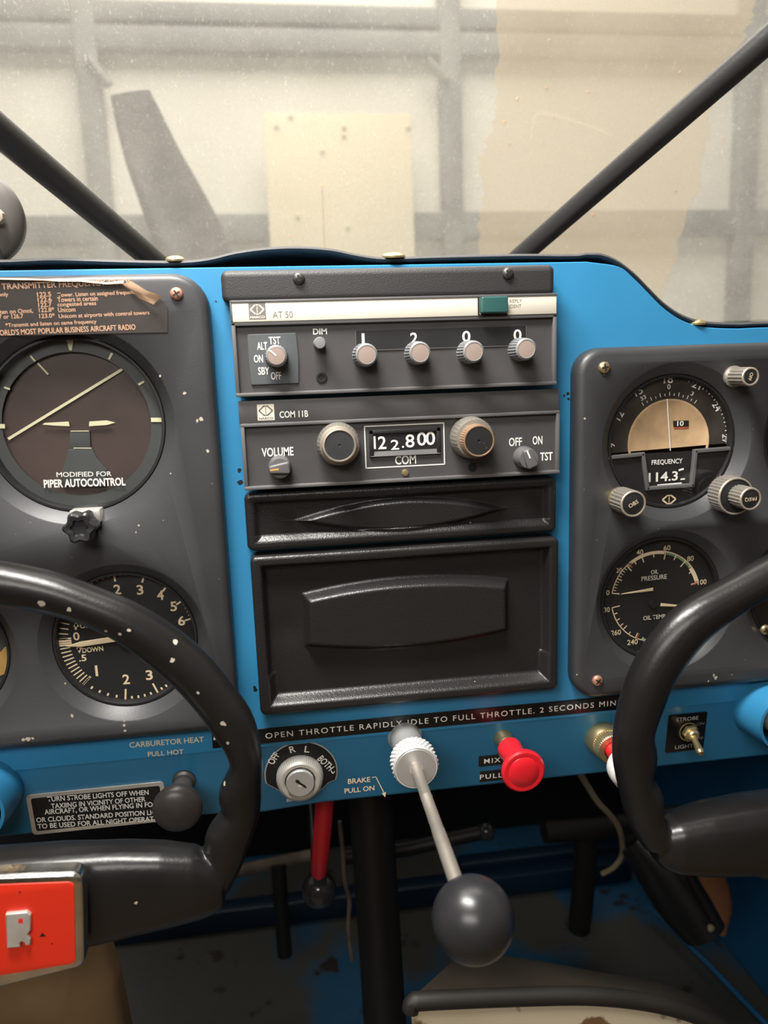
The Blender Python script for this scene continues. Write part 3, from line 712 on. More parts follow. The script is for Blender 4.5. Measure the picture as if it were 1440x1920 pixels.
for s, p, q, h in (('TRANSMITTER FREQUENCY GUIDE', (-166.1, 112.3), (-110.9, 111.9), 3.0), ('122.5', (-151.7, 108.1), (-145.8, 108.2), 2), ('122.6', (-151.7, 105.9), (-145.8, 106.0), 2), ('122.7', (-151.7, 103.8), (-146.1, 103.7), 2),
                   ('122.8*', (-151.7, 101.6), (-145.2, 101.6), 2), ('123.0*', (-151.8, 99.0), (-145.2, 99.1), 2), ('only', (-167.9, 108.3), (-163.7, 108.2), 2.2), ('isten on Omni,', (-169.6, 101.3), (-154.2, 100.9), 2.2), ('7 or 126.7', (-168.7, 99.2), (-158.5, 99.0), 2.0),
                   ('Tower. Listen on assigned frequency', (-143.1, 108.2), (-108.8, 107.4), 2.3), ('Towers in certain', (-143.4, 105.9), (-126.2, 105.8), 2.1), ('congested areas', (-143.6, 103.6), (-127.1, 103.5), 2.3), ('Unicom', (-143.6, 101.4), (-136.2, 101.4), 2),
                   ('Unicom at airports with control towers', (-143.6, 99.1), (-104.5, 98.3), 2.3), ('*Transmit and listen on same frequency', (-166.4, 95.8), (-127.7, 95.2), 2.3), ('WORLD\'S MOST POPULAR BUSINESS AIRCRAFT RADIO', (-171.9, 93.0), (-111.1, 92.4), 2.5)):
    text(s, p, q, h, -10.45, PAPERT, PL, bold=.012, tilt=1.0)

# ================================================================ right black gauge panel
VO = (150.6, 28.5); OI = (147.5, -55.5); G3 = (238, 28.5); G4 = (232, -57)
rx = (97.1, -1.6)[0]
GR = gauge_panel(rpoly([(rx, (113.8, -106.2)[1]), (340, (209.5, -105.2)[1] - 1.2), (340, (158.2, 77.4)[1]), (rx, (158.2, 77.4)[1])], [13, 5, 5, 13], 7), 4.0,
    [(VO[0], VO[1], 40.1, 34.8, -4.2), (OI[0], OI[1], 38.8, 34.0, -4.2), (G3[0], G3[1], 40.1, 34.8, -4.2), (G4[0], G4[1], 38.8, 33.5, -4.2)],
    'black gauge panel on the right with navigation and oil gauges', [((110.5, 67.7), BRASS, 10), ((109.6, -95.7), COPPER, 50)])
chips(GR, [((177.2, -100.2), 1.3), ((175.9, -98.8), .8), ((173.0, -101.9), .6), ((101.1, 43.0), .7), ((98.4, -91.4), .6), ((186.5, -99.5), .4)], -10.08, HEADL)

# VOR
N_ = thing('navigation_indicator', (VO[0], 0, VO[1]), 'round course indicator with tan centre disc and frequency window', 'gauge')
dialdisc(N_, VO, 34.6, 0, mat('smoky_dial', (0.035, 0.030, 0.027), 0.4, var=(60, 0.5))); rim(N_, VO, 34.6, -3.8)
tcn = (150.8, 28.1); trd = 21.4
b = NB(); lathe(b, (tcn[0], 0, tcn[1]), [(trd + 1, 0), (trd + 1, .5), (trd, .5), (trd - .4, .2), (0, .2)], seg=64); finish(b, 'course_disc', TANDISC, N_)
flat('course_needle', WHITE, N_, -.9, strokes=[((148.9, 50.6), (151.6, 23.7), .5)])
flat('flag_window', BLACKI, N_, -.35, polys=[[(152.8, 39.1), (161.6, 39.0), (161.7, 35.7), (153.2, 35.8)]])
flat('red_flag', REDD, N_, -.36, polys=[[(153.2, 35.8), (161.7, 35.7), (161.5, 34.6), (153.8, 34.7)]])
ctext('10', (156.9, 37.6), 3.6, 2.6, -.5, WHITE, N_, bold=.02)
st = []
for i in range(60):
    a = 198 - 234 * i / 59.0
    r0, r1 = (32.3, 33.9) if i % 2 else (31.8, 33.9)
    if -12 < a < 75: st.append((pol(VO, r0, a), pol(VO, r1, a), .45))
for i in range(13): a = 126 - 6 * i; st.append((pol(VO, 23.6, a), pol(VO, 24.8 if i % 2 else 25.6, a), .35))
flat('azimuth_marks', WHITE, N_, -.1, strokes=st)
for s, p, dg, wd, h in (('18', (149.7, 60.6), 0, 5, 4.2), ('15', (133.6, 54.9), 28, 4.4, 3.6), ('12', (123.5, 43.1), 60, 4.4, 3.8), ('9', (119.8, 27.9), 90, 2.2, 3.4), ('21', (165.3, 57.0), -24, 4.8, 3.6), ('24', (177.0, 45.6), -55, 4.8, 3.6), ('27', (182.6, 28.6), -88, 4.8, 3.6),
                        ('0', (150.1, 56.7), 0, 1.7, 2.5), ('33', (136.3, 51.6), 28, 3.0, 2.1), ('3', (163.1, 52.7), -24, 1.5, 2.1)):
    ctext(s, p, wd, h, -.1, WHITE, N_, deg=dg, bold=.01)
b = NB()      # lower shroud in two halves with a stepped frame, the frequency window between
sh = [(117.2, 22.0), (135.4, 22.8), (138.5, 4.8), (163.3, 5.1), (164.4, 23.0), (187.7, 23.6)]
lo = [pol(VO, 33.8, a) for a in range(-4, -176, -6)]
plate(b, sh + lo, -.3, -2.2, .2); finish(b, 'lower_mask', BLACKI, N_)
b = NB()
for p, q in zip(sh, sh[1:]):
    p = Vector(p); q = Vector(q); d = (q - p).normalized(); n = Vector((-d.y, d.x)); e = d * .9
    plate(b, [p + n * 1.0 - e * .9, q + n * 1.0 + e * .9, q - n * 1.0 + e * .9, p - n * 1.0 - e * .9], -1.5, -4.0, .5)
finish(b, 'mask_frame', RADIOF, N_)
flat('window_card', BLACKI, N_, -1.0, polys=[[(136.9, 23.0), (164.9, 23.1), (164.2, 4.8), (139.8, 4.7)]])
text('FREQUENCY', (141.2, 17.9), (158.3, 17.9), 3.0, -1.4, WHITE, N_, bold=.015)
text('114.3', (139.7, 10.2), (156.0, 10.4), 5.0, -1.4, WHITE, N_, bold=.02)
flat('lower_digit', WHITE, N_, -1.5, strokes=[((156.2, 13.2), (159.1, 13.9), 1), ((157.5, 8.4), (159.9, 8.5), .8), ((144.6, 6.0), (158.2, 6.4), .7)])
def logo(parent, p0, p1, y, bgm, fgm, word=True):
    """company mark: lozenge of two brackets round a bar over the name"""
    (x0, z1), (x1, z0) = p0, p1; wd = x1 - x0; h = z1 - z0; cx = (x0 + x1) / 2; cz = z0 + h * .6
    flat('logo_plate', bgm, parent, y, polys=[[(x0, z0), (x1, z0), (x1, z1), (x0, z1)]])
    S = []
    t = wd * .085
    for s in (-1, 1):
        P = [(cx + s * wd * .10, cz + h * .29), (cx + s * wd * .40, cz), (cx + s * wd * .10, cz - h * .29)]
        S += [(P[0], P[1], t), (P[1], P[2], t), ((cx + s * wd * .13, cz + h * .28), (cx + s * wd * .0, cz + h * .28), t * .8), ((cx + s * wd * .13, cz - h * .28), (cx + s * wd * .0, cz - h * .28), t * .8)]
    S.append(((cx, cz + h * .2), (cx, cz - h * .2), t * .5))
    flat('logo', fgm, parent, y - .05, strokes=S)
    ctext('NARCO', (cx, z0 + h * .13), wd * .86, h * .15, y - .06, fgm, parent, bold=.03)
logo(N_, (146.3, 1.2), (155.7, -6.4), -2.35, BLACKF, WARMW)
glass(N_, VO, 33.2, -4.5)
def knurled(parent, name, base, face, r, y0, y1, m_side, m_face, m_rim=None, count=40, letter=None, deg=0, taper=1.0, flute=.35):
    """knurled knob standing straight out of the panel; returns the knob mesh"""
    b = NB(); H = y0 - y1
    lathe(b, (face[0], y0, face[1]), [(r * .9, 0), (r * taper, .4, 1), (r * taper, H * .5, 1), (r, H - .7, 1), (r - .4, H - .35)] + [(r - .5, H - .3), (r - .8, H - .7), (0, H - .7)], seg=count * 4, flute=flute)
    o = finish(b, name, m_side, parent, 25)
    b = NB(); lathe(b, (face[0], y1, face[1]), [(r - .1, -.75), (r - .05, -.25), (r - .35, .02), (r - .95, .02), (r - 1.05, -.4)], seg=56); finish(b, 'knob_rim', m_rim or m_side, o)
    b = NB(); lathe(b, (face[0], y1 + .55, face[1]), [(r - 1.0, -.1), (r - 1.0, .1), (r - 1.3, .25), (0, .3)], seg=48); finish(b, 'knob_face', m_face, o)
    if letter: ctext(letter[0], face, letter[1], letter[2], y1 + .2, letter[3], o, deg=deg)
    return o
f_ = (120.0, 1.5)
b = NB(); lathe(b, (f_[0], -9.8, f_[1]), [(6.2, 0), (6.2, 2), (5.2, 2.4)], seg=32); finish(b, 'knob_nut', BRASS, N_)
knurled(N_, 'course_knob', f_, f_, 6.6, -12, -26, KNURL, BLACKI, KNOBRIM, 22, ('OBS', 5.2, 2.0, WARMW), deg=28)
f2 = (175.9, 1.7); f3 = (176.7, 2.0)
knurled(N_, 'frequency_ring_knob', f2, f2, 9.6, -12, -23, KNURL, BLACKI, KNOBRIM, 34)
knurled(N_, 'frequency_knob', f3, f3, 5.7, -23, -34, KNURL, BLACKI, KNOBRIM, 20, ('FREQ', 6.2, 2.0, WARMW), deg=184)
b = NB(); lathe(b, (f2[0], -9.8, f2[1]), [(7, 0), (7, 2), (6, 2.6)], seg=32); finish(b, 'knob_nut', KNURL, N_)
f4 = (179.2, 60.9)
b = NB(); lathe(b, (f4[0], -9.8, f4[1]), [(5.4, 0), (5.4, 1.5), (4, 2.4)], seg=24); finish(b, 'knob_nut', KNURL, N_)
knurled(N_, 'switch_knob', f4, f4, 4.6, -12, -25, KNURL, BLACKI, KNOBRIM, 16, ('OFF', 3.8, 1.7, WARMW), deg=250)

# oil gauge
O = thing('oil_gauge', (OI[0], 0, OI[1]), 'round gauge with oil pressure above and oil temperature below', 'gauge')
dialdisc(O, OI, 33.9, 0, DIALB); rim(O, OI, 33.9, -3.8)
oc = (146.3, -55.2); R1 = 25.0
P0, P100 = ang((120.9, -51.4), oc) , ang((169.7, -49.0), oc)
P0 = P0 % 360; 
def pa(v): return P0 + (P100 - P0) * v / 100.0
a20 = ang((129.6, -37.0), oc); a40 = ang((137.8, -32.3), oc); a60 = ang((151.3, -30.8), oc); a80 = ang((161.9, -37.4), oc)
def seg5(v): 
    k = [(0, P0), (20, a20), (40, a40), (60, a60), (80, a80), (100, P100)]
    for (v0, q0), (v1, q1) in zip(k, k[1:]):
        if v <= v1: return q0 + (q1 - q0) * (v - v0) / (v1 - v0)
    return P100
st = []; sg = []; sr = []
for v in range(0, 101, 2):
    L_ = 4.2 if v % 20 == 0 else (3 if v % 10 == 0 else 1.9)
    if v > 24 and v % 10: L_ = 1.4
    tgt = sg if 60 < v < 86 and v % 10 else st
    tgt.append((pol(oc, R1, seg5(v)), pol(oc, R1 - L_, seg5(v)), .42 if v % 10 else .6))
flat('pressure_marks', WARMW, O, -.1, strokes=st, arcs=[(oc, R1 - .25, R1 + .25, P0, seg5(24)), (oc, R1 - .25, R1 + .45, seg5(24), seg5(60)), (oc, R1 - .1, R1 + .45, seg5(60), P100)])
flat('yellow_arc', WARMW, O, -.12, arcs=[(oc, R1 - 1.3, R1, seg5(27), seg5(59)), (oc, R1 - 1.8, R1, seg5(87), seg5(99))])
flat('green_arc', GREEND, O, -.08, strokes=sg, arcs=[(oc, R1 - 1.2, R1 + .1, seg5(61), seg5(86))])
t0 = ang((121.1, -59.7), oc) % 360; t260 = ang((126.2, -74.2), oc) % 360; t240 = ang((133.9, -76.0), oc) % 360; t220 = ang((143.1, -79.5), oc) % 360
st = []
for a in (t0, t0 + 9, t0 + 18, t0 + 27): st.append((pol(oc, R1, a), pol(oc, R1 - (4.5 if a == t0 else 2.2), a), .55))
for i in range(9): a = t260 + (360 - 14 - t260) * i / 12; st.append((pol(oc, R1, a), pol(oc, R1 - (3 if i % 2 == 0 else 1.7), a), .5))
flat('temperature_marks', WARMW, O, -.1, strokes=st, arcs=[(oc, R1 - .25, R1 + .25, t0, 270)])
flat('green_arc', GREEND, O, -.12, arcs=[(oc, R1 - 1.0, R1 - .2, 252, 320)])
flat('red_marks', REDD, O, -.15, strokes=[(pol(oc, R1 + .2, seg5(23.5)), pol(oc, R1 - 3, seg5(23.5)), .9), (pol(oc, R1, P100 - 1), pol(oc, R1 - 4, P100 - 1), .8), (pol(oc, R1 + .2, 246), pol(oc, R1 - 3, 246), .8), (pol(oc, R1, -8), pol(oc, R1 - 3.6, -8), .8)],)
flat('cold_marks', WARMW, O, -.16, strokes=[(pol(oc, R1, -10.5 - 2.2 * i), pol(oc, R1 - (3.4 + .5 * (i % 2)), -10.5 - 2.2 * i), .45) for i in range(5)])
for s, p, wd, h in (('0', (119.1, -50.9), 1.8, 2.8), ('20', (125.2, -39.0), 3.2, 2.6), ('40', (136.6, -29.9), 3.8, 2.8), ('60', (151.9, -28.5), 3.9, 2.8), ('80', (165.5, -35.3), 3.8, 2.9), ('100', (172.8, -48.9), 5, 2.9), ('30', (118.7, -60.4), 3.3, 2.8),
                     ('260', (124.1, -73.7), 5.6, 2.9), ('240', (133.7, -79.9), 6, 3.0), ('220', (143.2, -81.4), 6, 3.0), ('40', (172.3, -58.2), 3.8, 2.6), ('OIL', (145.3, -41.3), 4.2, 2.3), ('PRESSURE', (145.1, -44.5), 14.4, 2.6), ('OIL TEMP.', (146.1, -66.7), 13.2, 2.4), ('U.S.', (138.7, -85.9), 3.4, 1.3)):
    ctext(s, p, wd, h, -.2, WARMW if s not in ('PRESSURE', 'OIL', 'OIL TEMP.') else mat('pale_print', (0.62, 0.58, 0.48), 0.5), O, deg=1.5, bold=.008)
for p, q in (((144.4, -50.7), (126.3, -52.1)), ((149.0, -59.7), (166.9, -62.3))):
    b = NB(); p = Vector(p); q = Vector(q); d = (q - p).normalized(); n = Vector((-d.y, d.x)); plate(b, [p + n * .85, q + n * .15, q - n * .15, p - n * .85], -.5, -.9, .05); finish(b, 'needle', WARMW, O)
b = NB(); px_, pz_ = (145.0, -59.4); lathe(b, (px_, 0, pz_), [(2.4, 0), (2.2, .9), (0, 1)], seg=20); finish(b, 'hub', BLACKI, O)
glass(O, OI, 32.4)
# two gauges cut by the right frame edge
T = thing('side_gauge', (G3[0], 0, G3[1]), 'black round gauge cut by the right frame edge beside the navigation indicator', 'gauge')
dialdisc(T, G3, 34.6, 0, DIALB); rim(T, G3, 34.6, -3.8); flat('scale_marks', WARMW, T, -.1, strokes=[(pol(G3, 33, a), pol(G3, 29, a), 1) for a in range(170, 200, 6)]); glass(T, G3, 33)
T = thing('side_gauge', (G4[0], 0, G4[1]), 'black round gauge cut by the right frame edge beside the oil gauge', 'gauge')
dialdisc(T, G4, 33.4, 0, BLACKI); rim(T, G4, 33.4, -3.8); screw(T, (206.9, -76.6), -6.5, 2.9, BRASS); glass(T, G4, 32)

# ================================================================ radio stack
# padded strip above the radios
(tx0, tz1) = (-71.9, 116.8); (tx1, tz0) = (84.3, 102.8)
RT = thing('radio_trim', (8, 0, tz0), 'black grained trim strip with two screws above the radios', 'trim strip')
b = NB(); plate(b, rpoly([(tx0, tz0 - 1), (tx1, tz0 - .4), (tx1, tz1), (tx0, tz1)], [4, 3.2, 3.2, 3.2], 6), -.2, -13, 3.0); finish(b, 'strip', VINYLT, RT, 50)
screw(RT, (-37.0, 112.4), -12.8, 2.7, DARKS, 2.2, 15); screw(RT, (60.9, 112.9), -12.8, 2.7, DARKS, 2.2, 40)

# transponder
ax0 = ((-68.8, 99.5)[0] + (-68.3, 62.0)[0]) / 2; ax1 = ((84.8, 100.7)[0] + (85.4, 61.9)[0]) / 2
az1 = (-68.5, 103.4)[1]; az0 = (-68.4, 60.3)[1]; azs = (-68.7, 94.1)[1]
X = thing('transponder', ((ax0 + ax1) / 2, 0, az0), 'radio unit with ivory top strip and four code knobs reading 1200', 'radio')
b = NB(); box(b, ax0 + 1, ax1 - 1, -11, -.3, az0 + .6, az1 - .5); finish(b, 'case', RADIO, X, 0)
b = NB()
box(b, ax0, ax1, -14.0, -10.5, az1 - 1.2, az1, .3); box(b, ax0, ax1, -13.2, -10.5, azs - 1.9, azs, .35); box(b, ax0, ax1, -14, -10.5, az0, az0 + 1.7, .4)
box(b, ax0, ax0 + 1.8, -13.2, -10.5, az0, azs - .5, .35); box(b, ax1 - 1.8, ax1, -13.2, -10.5, az0, azs - .5, .35); box(b, ax0, ax0 + .8, -14, -10.5, azs, az1, .2)
finish(b, 'frame', RADIOF, X)
b = NB(); box(b, ax0 + .8, ax1 - .4, -13.6, -10.6, azs - .2, az1 - 1.1, .15); finish(b, 'top_strip', IVORY, X)
b = NB(); plate(b, rpoly([(-61.6, 88.4), (-39.5, 88.5), (-38.9, 76.9), (-39.5, 65.5), (-61.4, 65.5), (-61.8, 77.6)], .6, 2), -11, -11.9, .25); finish(b, 'switch_card', CARDG, X)
b = NB(); gx = (47.1, 102.2), (59.9, 94.7); plate(b, rrect(gx[0][0], gx[1][0], gx[1][1], gx[0][1], .8, 4), -13, -17.5, .7); finish(b, 'ident_button', GREENB, X, label='green translucent ident button')
b = NB(); box(b, gx[0][0] - 1.0, gx[0][0] - .2, -13.9, -13, gx[1][1] - .6, gx[0][1] + .6); box(b, gx[0][0] - .6, gx[1][0] + .6, -13.9, -13, gx[1][1] - 1.2, gx[1][1] - .2); finish(b, 'button_gap', BLACKF, X, 0)
logo(X, (-60.3, 102.1), (-52.7, 94.9), -13.7, GREYP, IVORY)
text('AT 50', (-49.7, 96.7), (-40.6, 96.7), 2.9, -13.7, GREYP, X, tilt=0)
text('REPLY', (61.6, 100.2), (67.6, 100.3), 1.6, -13.7, GREYP, X, tilt=0); text('IDENT', (61.6, 97.8), (67.3, 97.9), 1.6, -13.7, GREYP, X, tilt=0)
for s, p, q, h in (('TST', (-52.1, 85.3), (-46.8, 85.4), 3.4), ('ALT', (-57.6, 83.0), (-53.0, 83.1), 3.4), ('ON', (-59.4, 77.3), (-55.3, 77.4), 3.5), ('SBY', (-57.8, 71.7), (-52.7, 71.8), 3.5), ('OFF', (-52.1, 69.3), (-47.4, 69.4), 3.5)):
    text(s, p, q, h, -12.0, WHITE, X, tilt=0, bold=.012)
text('DIM', (-31.6, 88.8), (-25.2, 88.9), 2.7, -11.1, WHITE, X, tilt=0, bold=.02)
# code window: sunk, ledge below
wx0, wz1 = (-11.7, 88.7); wx1, wz0 = (70.4, 79.7)
b = NB(); box(b, wx0, wx1, -11.08, -11.0, wz0, wz1); finish(b, 'code_window', BLACKI, X, 0)
b = NB(); box(b, wx0 - .3, wx1 + .3, -11.5, -11.0, wz0 - .3, wz0, .05); box(b, wx0 - .3, wx0, -11.5, -11, wz0, wz1, .05); box(b, wx1, wx1 + .3, -11.5, -11, wz0, wz1, .05); finish(b, 'window_edge', RADIOF, X, 0)
for s, p, wd in (('1', (-8.4, 84.8), 1.3), ('2', (15.7, 84.5), 3.5), ('0', (41.0, 84.6), 4), ('0', (66.2, 84.6), 4)):
    ctext(s, p, wd, 5.2, -11.25, WHITE, X, bold=.015)
for p in ((-8.3, 77.4), (16.4, 77.5), (41.7, 77.2), (66.9, 77.6)):
    b = NB(); lathe(b, (p[0], -11, p[1]), [(5.6, 0), (5.6, 1.0, 1), (5.2, 9.5, 1), (5.0, 11), (4.2, 11.7), (4.0, 11.4)], seg=96, flute=.45); k_ = finish(b, 'code_knob', KNOBG, X, 25)
    b = NB(); lathe(b, (p[0], -22.2, p[1]), [(4.2, -.3), (4.1, .3), (0, .55)], seg=32); finish(b, 'knob_face', KNOBT, k_)
p = (-49.1, 78.2)
b = NB(); lathe(b, (p[0], -11, p[1]), [(5.3, 0), (5.3, 1, 1), (5.0, 9, 1), (4.7, 10.4), (3.9, 11)], seg=96, flute=.4); k_ = finish(b, 'mode_knob', KNOBG, X, 25)
b = NB(); lathe(b, (p[0], -21.6, p[1]), [(4.0, -.3), (3.9, .3), (0, .5)], seg=32); finish(b, 'knob_face', KNOBT, k_)
flat('pointer', WHITE, k_, -22.2, strokes=[(p, (p[0] - 2.9, p[1] + 2.6), .6)])
p = (-29.1, 83.4); b = NB(); lathe(b, (p[0], -11, p[1]), [(2.7, 0), (2.7, 7.4), (2.4, 8), (0, 8.2)], seg=32); finish(b, 'dim_knob', KNOBG, X)
p = (-28.7, 67.8); b = NB(); lathe(b, (p[0], -11, p[1]), [(2.6, -.1), (2.6, .5), (2.1, .6), (1.4, .5), (1.4, .1), (0, .1)], seg=28); finish(b, 'jack_socket', BLACKF, X)

# communication radio
cx0 = ((-67.5, 48.9)[0] + (-67.3, 18.5)[0]) / 2 - .2; cx1 = ((87.4, 50.1)[0] + (87.3, 18.2)[0]) / 2
cz1 = (-66.6, 58.3)[1]; czs = (-65.9, 47.1)[1]; cz0 = (-67.2, 16.5)[1]
Y = thing('com_radio', ((cx0 + cx1) / 2, 0, cz0), 'dark radio unit with frequency window reading 122.800', 'radio')
b = NB(); box(b, cx0 + .5, cx1 - .5, -7, -.3, cz0 + .4, cz1); finish(b, 'case', RADIO, Y, 0)
b = NB(); box(b, cx0 - .4, cx1 - .4, -8.6, -7, czs + .4, cz1, .3); finish(b, 'top_strip', RADIO, Y)
b = NB(); box(b, cx0, cx1, -9.3, -6.5, czs - .9, czs + .7, .35); box(b, cx0, cx1, -9.6, -6.5, cz0, cz0 + 1.7, .4); box(b, cx0, cx0 + 1.8, -9.2, -6.5, cz0, czs, .35); box(b, cx1 - 1.8, cx1, -9.2, -6.5, cz0, czs, .35)
finish(b, 'frame', RADIOF, Y)
logo(Y, (-59.4, 56.5), (-51.6, 49.0), -8.7, IVORY, GREYP)
text('COM 11B', (-49.2, 51.4), (-35.9, 51.3), 3.1, -8.7, WHITE, Y, tilt=0, bold=.012)
text('VOLUME', (-58.6, 34.0), (-43.7, 33.7), 4.2, -7.1, WHITE, Y, tilt=0, bold=.015)
text('OFF', (62.0, 33.2), (68.6, 33.1), 4.2, -7.1, WHITE, Y, tilt=0, bold=.015); text('ON', (74.1, 33.4), (79.1, 33.4), 4.2, -7.1, WHITE, Y, tilt=0, bold=.015); text('TST', (78.0, 25.2), (84.4, 25.1), 4.2, -7.1, WHITE, Y, tilt=0, bold=.015)
text('COM', (5.0, 27.0), (15.3, 27.0), 4.4, -7.1, WHITE, Y, tilt=0, bold=.015)
(qx0, qz1), (qx1, qz0) = (-9.3, 44.0), (29.4, 23.9)
flat('window_outline', WHITE, Y, -7.1, strokes=[((qx0, qz1), (qx1, qz1), .55), ((qx0, qz0), (qx1, qz0), .55), ((qx0, qz0 - .27), (qx0, qz1 + .27), .55), ((qx1, qz0 - .27), (qx1, qz1 + .27), .55)])
(dx0, dz1), (dx1, dz0) = (-7.3, 42.1), (27.6, 29.0)
b = NB(); box(b, dx0, dx1, -7.35, -7.0, dz0, dz1); finish(b, 'frequency_window', BLACKF, Y, 0)
b = NB(); box(b, dx0, dx1, -8.2, -7, dz1 - 2.0, dz1, .3); box(b, dx0, dx0 + 2.0, -8.2, -7, dz0, dz1, .3); box(b, dx1 - 2.0, dx1, -8.2, -7, dz0, dz1, .3); finish(b, 'window_bezel', BLACKI, Y)
b = NB()      # sloping ledge under the digits
v = [b.verts.new(c) for c in ((dx0 + 1.5, -7.4, dz0 + 2.7), (dx1 - 1.5, -7.4, dz0 + 2.7), (dx1 - .2, -8.3, dz0 + .4), (dx0 + .2, -8.3, dz0 + .4), (dx1 - .2, -7, dz0), (dx0 + .2, -7, dz0))]
b.faces.new((v[0], v[1], v[2], v[3])); b.faces.new((v[3], v[2], v[4], v[5])); finish(b, 'window_ledge', RADIOF, Y, 0)
for s, p, wd, h in (('1', (-4.8, 36.1), 1.1, 6.2), ('2', (-1.1, 35.9), 4, 6.2), ('2', (5.1, 34.6), 4, 4.8), ('.', (9.0, 33.4), 1, 1), ('8', (12.5, 36.1), 4.4, 6.4), ('0', (18.3, 36.8), 4.6, 6.6), ('0', (22.6, 36.9), 4.6, 6.6)):
    ctext(s, p, wd, h, -7.6, WHITE, Y, bold=.012)
# tuning knobs
p = (-22.4, 36.5); q = (-22.7, 36.8)
b = NB(); lathe(b, (p[0], -7, p[1]), [(8.5, 0), (10.0, 1), (10.3, 4), (10.0, 5, 1), (9.6, 8.6, 1), (9.1, 9.6), (8.0, 10)], seg=128, flute=.2); k_ = finish(b, 'megahertz_knob', KNURL, Y, 30)
b = NB(); lathe(b, (q[0], -14, q[1]), [(8.4, 0), (8.3, 5), (7.8, 7), (7.6, 7.4), (7.0, 7.5), (6.8, 7.0)], seg=56); finish(b, 'knob_rim', KNOBRIM, k_)
b = NB(); lathe(b, (q[0], -20.6, q[1]), [(6.9, 0), (6.8, .5), (.7, .6), (.5, .3), (0, .2)], seg=48); finish(b, 'knob_face', BLACKP, k_)
p = (42.2, 36.6); q = (42.1, 36.2)
b = NB(); lathe(b, (p[0], -7, p[1]), [(8.5, 0), (10.2, 1), (10.2, 3), (9.9, 4, 1), (9.6, 10, 1), (9.0, 11), (7, 11.2)], seg=128, flute=.2); k_ = finish(b, 'kilohertz_knob', KNURL, Y, 30)
b = NB(); lathe(b, (q[0], -16, q[1]), [(7.6, 0, 1), (7.6, 8, 1), (7.4, 9.4), (7.2, 9.8), (6.7, 9.8), (6.5, 9.4)], seg=160, flute=.25); finish(b, 'knob_rim', KNOBC, k_, 25)
b = NB(); lathe(b, (q[0], -25.2, q[1]), [(6.6, 0), (6.5, .4), (.7, .5), (.5, .2), (0, .1)], seg=48); finish(b, 'knob_face', KNOBK, k_)
def pointer_knob(parent, p, r, y0, y1, deg, lm):
    b = NB(); lathe(b, (p[0], y0, p[1]), [(r, 0), (r, 2.5), (r * .93, (y0 - y1) * .55), (r * .85, (y0 - y1) * .8), (0, (y0 - y1) * .82)], seg=36); o = finish(b, 'pointer_knob', RADIOF, parent)
    b = NB(); a = math.radians(deg); d = Vector((math.cos(a), math.sin(a))); n = Vector((-d.y, d.x)); c = Vector(p)
    plate(b, rpoly([c + d * r * .92 + n * r * .33, c - d * r * .85 + n * r * .55, c - d * r * .85 - n * r * .55, c + d * r * .92 - n * r * .33], r * .2, 3), y0 - 2, y1, .8); finish(b, 'grip', RADIOF, o)
    flat('pointer', lm, o, y1 - .05, strokes=[(c + d * r * .1, c + d * r * .85, .7)])
pointer_knob(Y, (-50.5, 26.9), 5.4, -7, -18, 184, mat('orange_print', (0.65, 0.33, 0.08), 0.5)); pointer_knob(Y, (69.4, 25.5), 5.4, -7, -18, 112, WHITE)
p = (9.7, 20.8); b = NB(); lathe(b, (p[0], -7, p[1]), [(1.7, 0), (1.6, 1), (0, 1.3)], seg=18); finish(b, 'screw', BRASS, Y)
p = (43.4, 21.6); b = NB(); lathe(b, (p[0], -7, p[1]), [(2.2, 0), (2.2, .3), (1.7, .3), (1.5, .05), (0, .05)], seg=20); finish(b, 'screw_hole', BLACKF, Y)
Y.location.y -= 3 * MM      # the unit sits a little proud of the panel

# two vacuum-formed blanking covers
def cover(x0, x1, z0, z1, hmax, lip, field, pad, label, tilt=0.0, nx=220, nz=110):
    cx, cz, hx, hz = (x0 + x1) / 2, (z0 + z1) / 2, (x1 - x0) / 2, (z1 - z0) / 2
    def f(x, z):
        rc = 3.2
        # pull the grid corner in to a rounded outline
        X, Z = x, z
        qx = abs(x - cx) - (hx - rc); qz = abs(z - cz) - (hz - rc)
        if qx > 0 and qz > 0:
            m_ = max(qx, qz); l_ = math.hypot(qx, qz)
            s = m_ / l_; X = cx + math.copysign(hx - rc + qx * s, x - cx); Z = cz + math.copysign(hz - rc + qz * s, z - cz)
        d = -sdrr(X, Z, cx, cz, hx, hz, rc)
        r = 2.2
        e = hmax if d > r else hmax - r + math.sqrt(max(0, r * r - (r - d) ** 2))
        h = e - field * sstep(lip, lip + (3.2 if Z > cz - hz * .5 else 5.0), d)
        h += pad(X, Z)
        return X, Z, h
    b = NB(); heightfield(b, x0, x1, z0, z1, nx, nz, -.3, f)
    return finish(b, 'blanking_cover', VINYL, None, 60)
(ux0, uz1), (ux1, uz0) = ((-68.9, 14.2)[0] * .5 + (-67.9, -12.7)[0] * .5, (-68.8, 14.5)[1]), ((87.2, -0.8)[0], (-67.5, -14.4)[1])
(ea, eb) = (-44.8, -1.6), (62.2, 0.7); ec = ((ea[0] + eb[0]) / 2, (ea[1] + eb[1]) / 2); eh = (eb[0] - ea[0]) / 2
def pad_small(x, z):
    u = (x - ec[0]) / eh
    if abs(u) >= 1.12: return 0
    zz = (z - ec[1]) / 7.4; half = (1 - min(1, u * u)) + .12 * (1.12 - abs(u))
    e = half - abs(zz)
    return 3.0 * sstep(-.05, .34, e) if half > 0 else 0
o = cover(ux0, ux1, uz0 + .4, uz1, 9.0, 3.5, 3.2, pad_small, '', nx=240, nz=70)
props(o, 'narrow black vinyl blanking cover with a slim raised lens shape', 'cover')
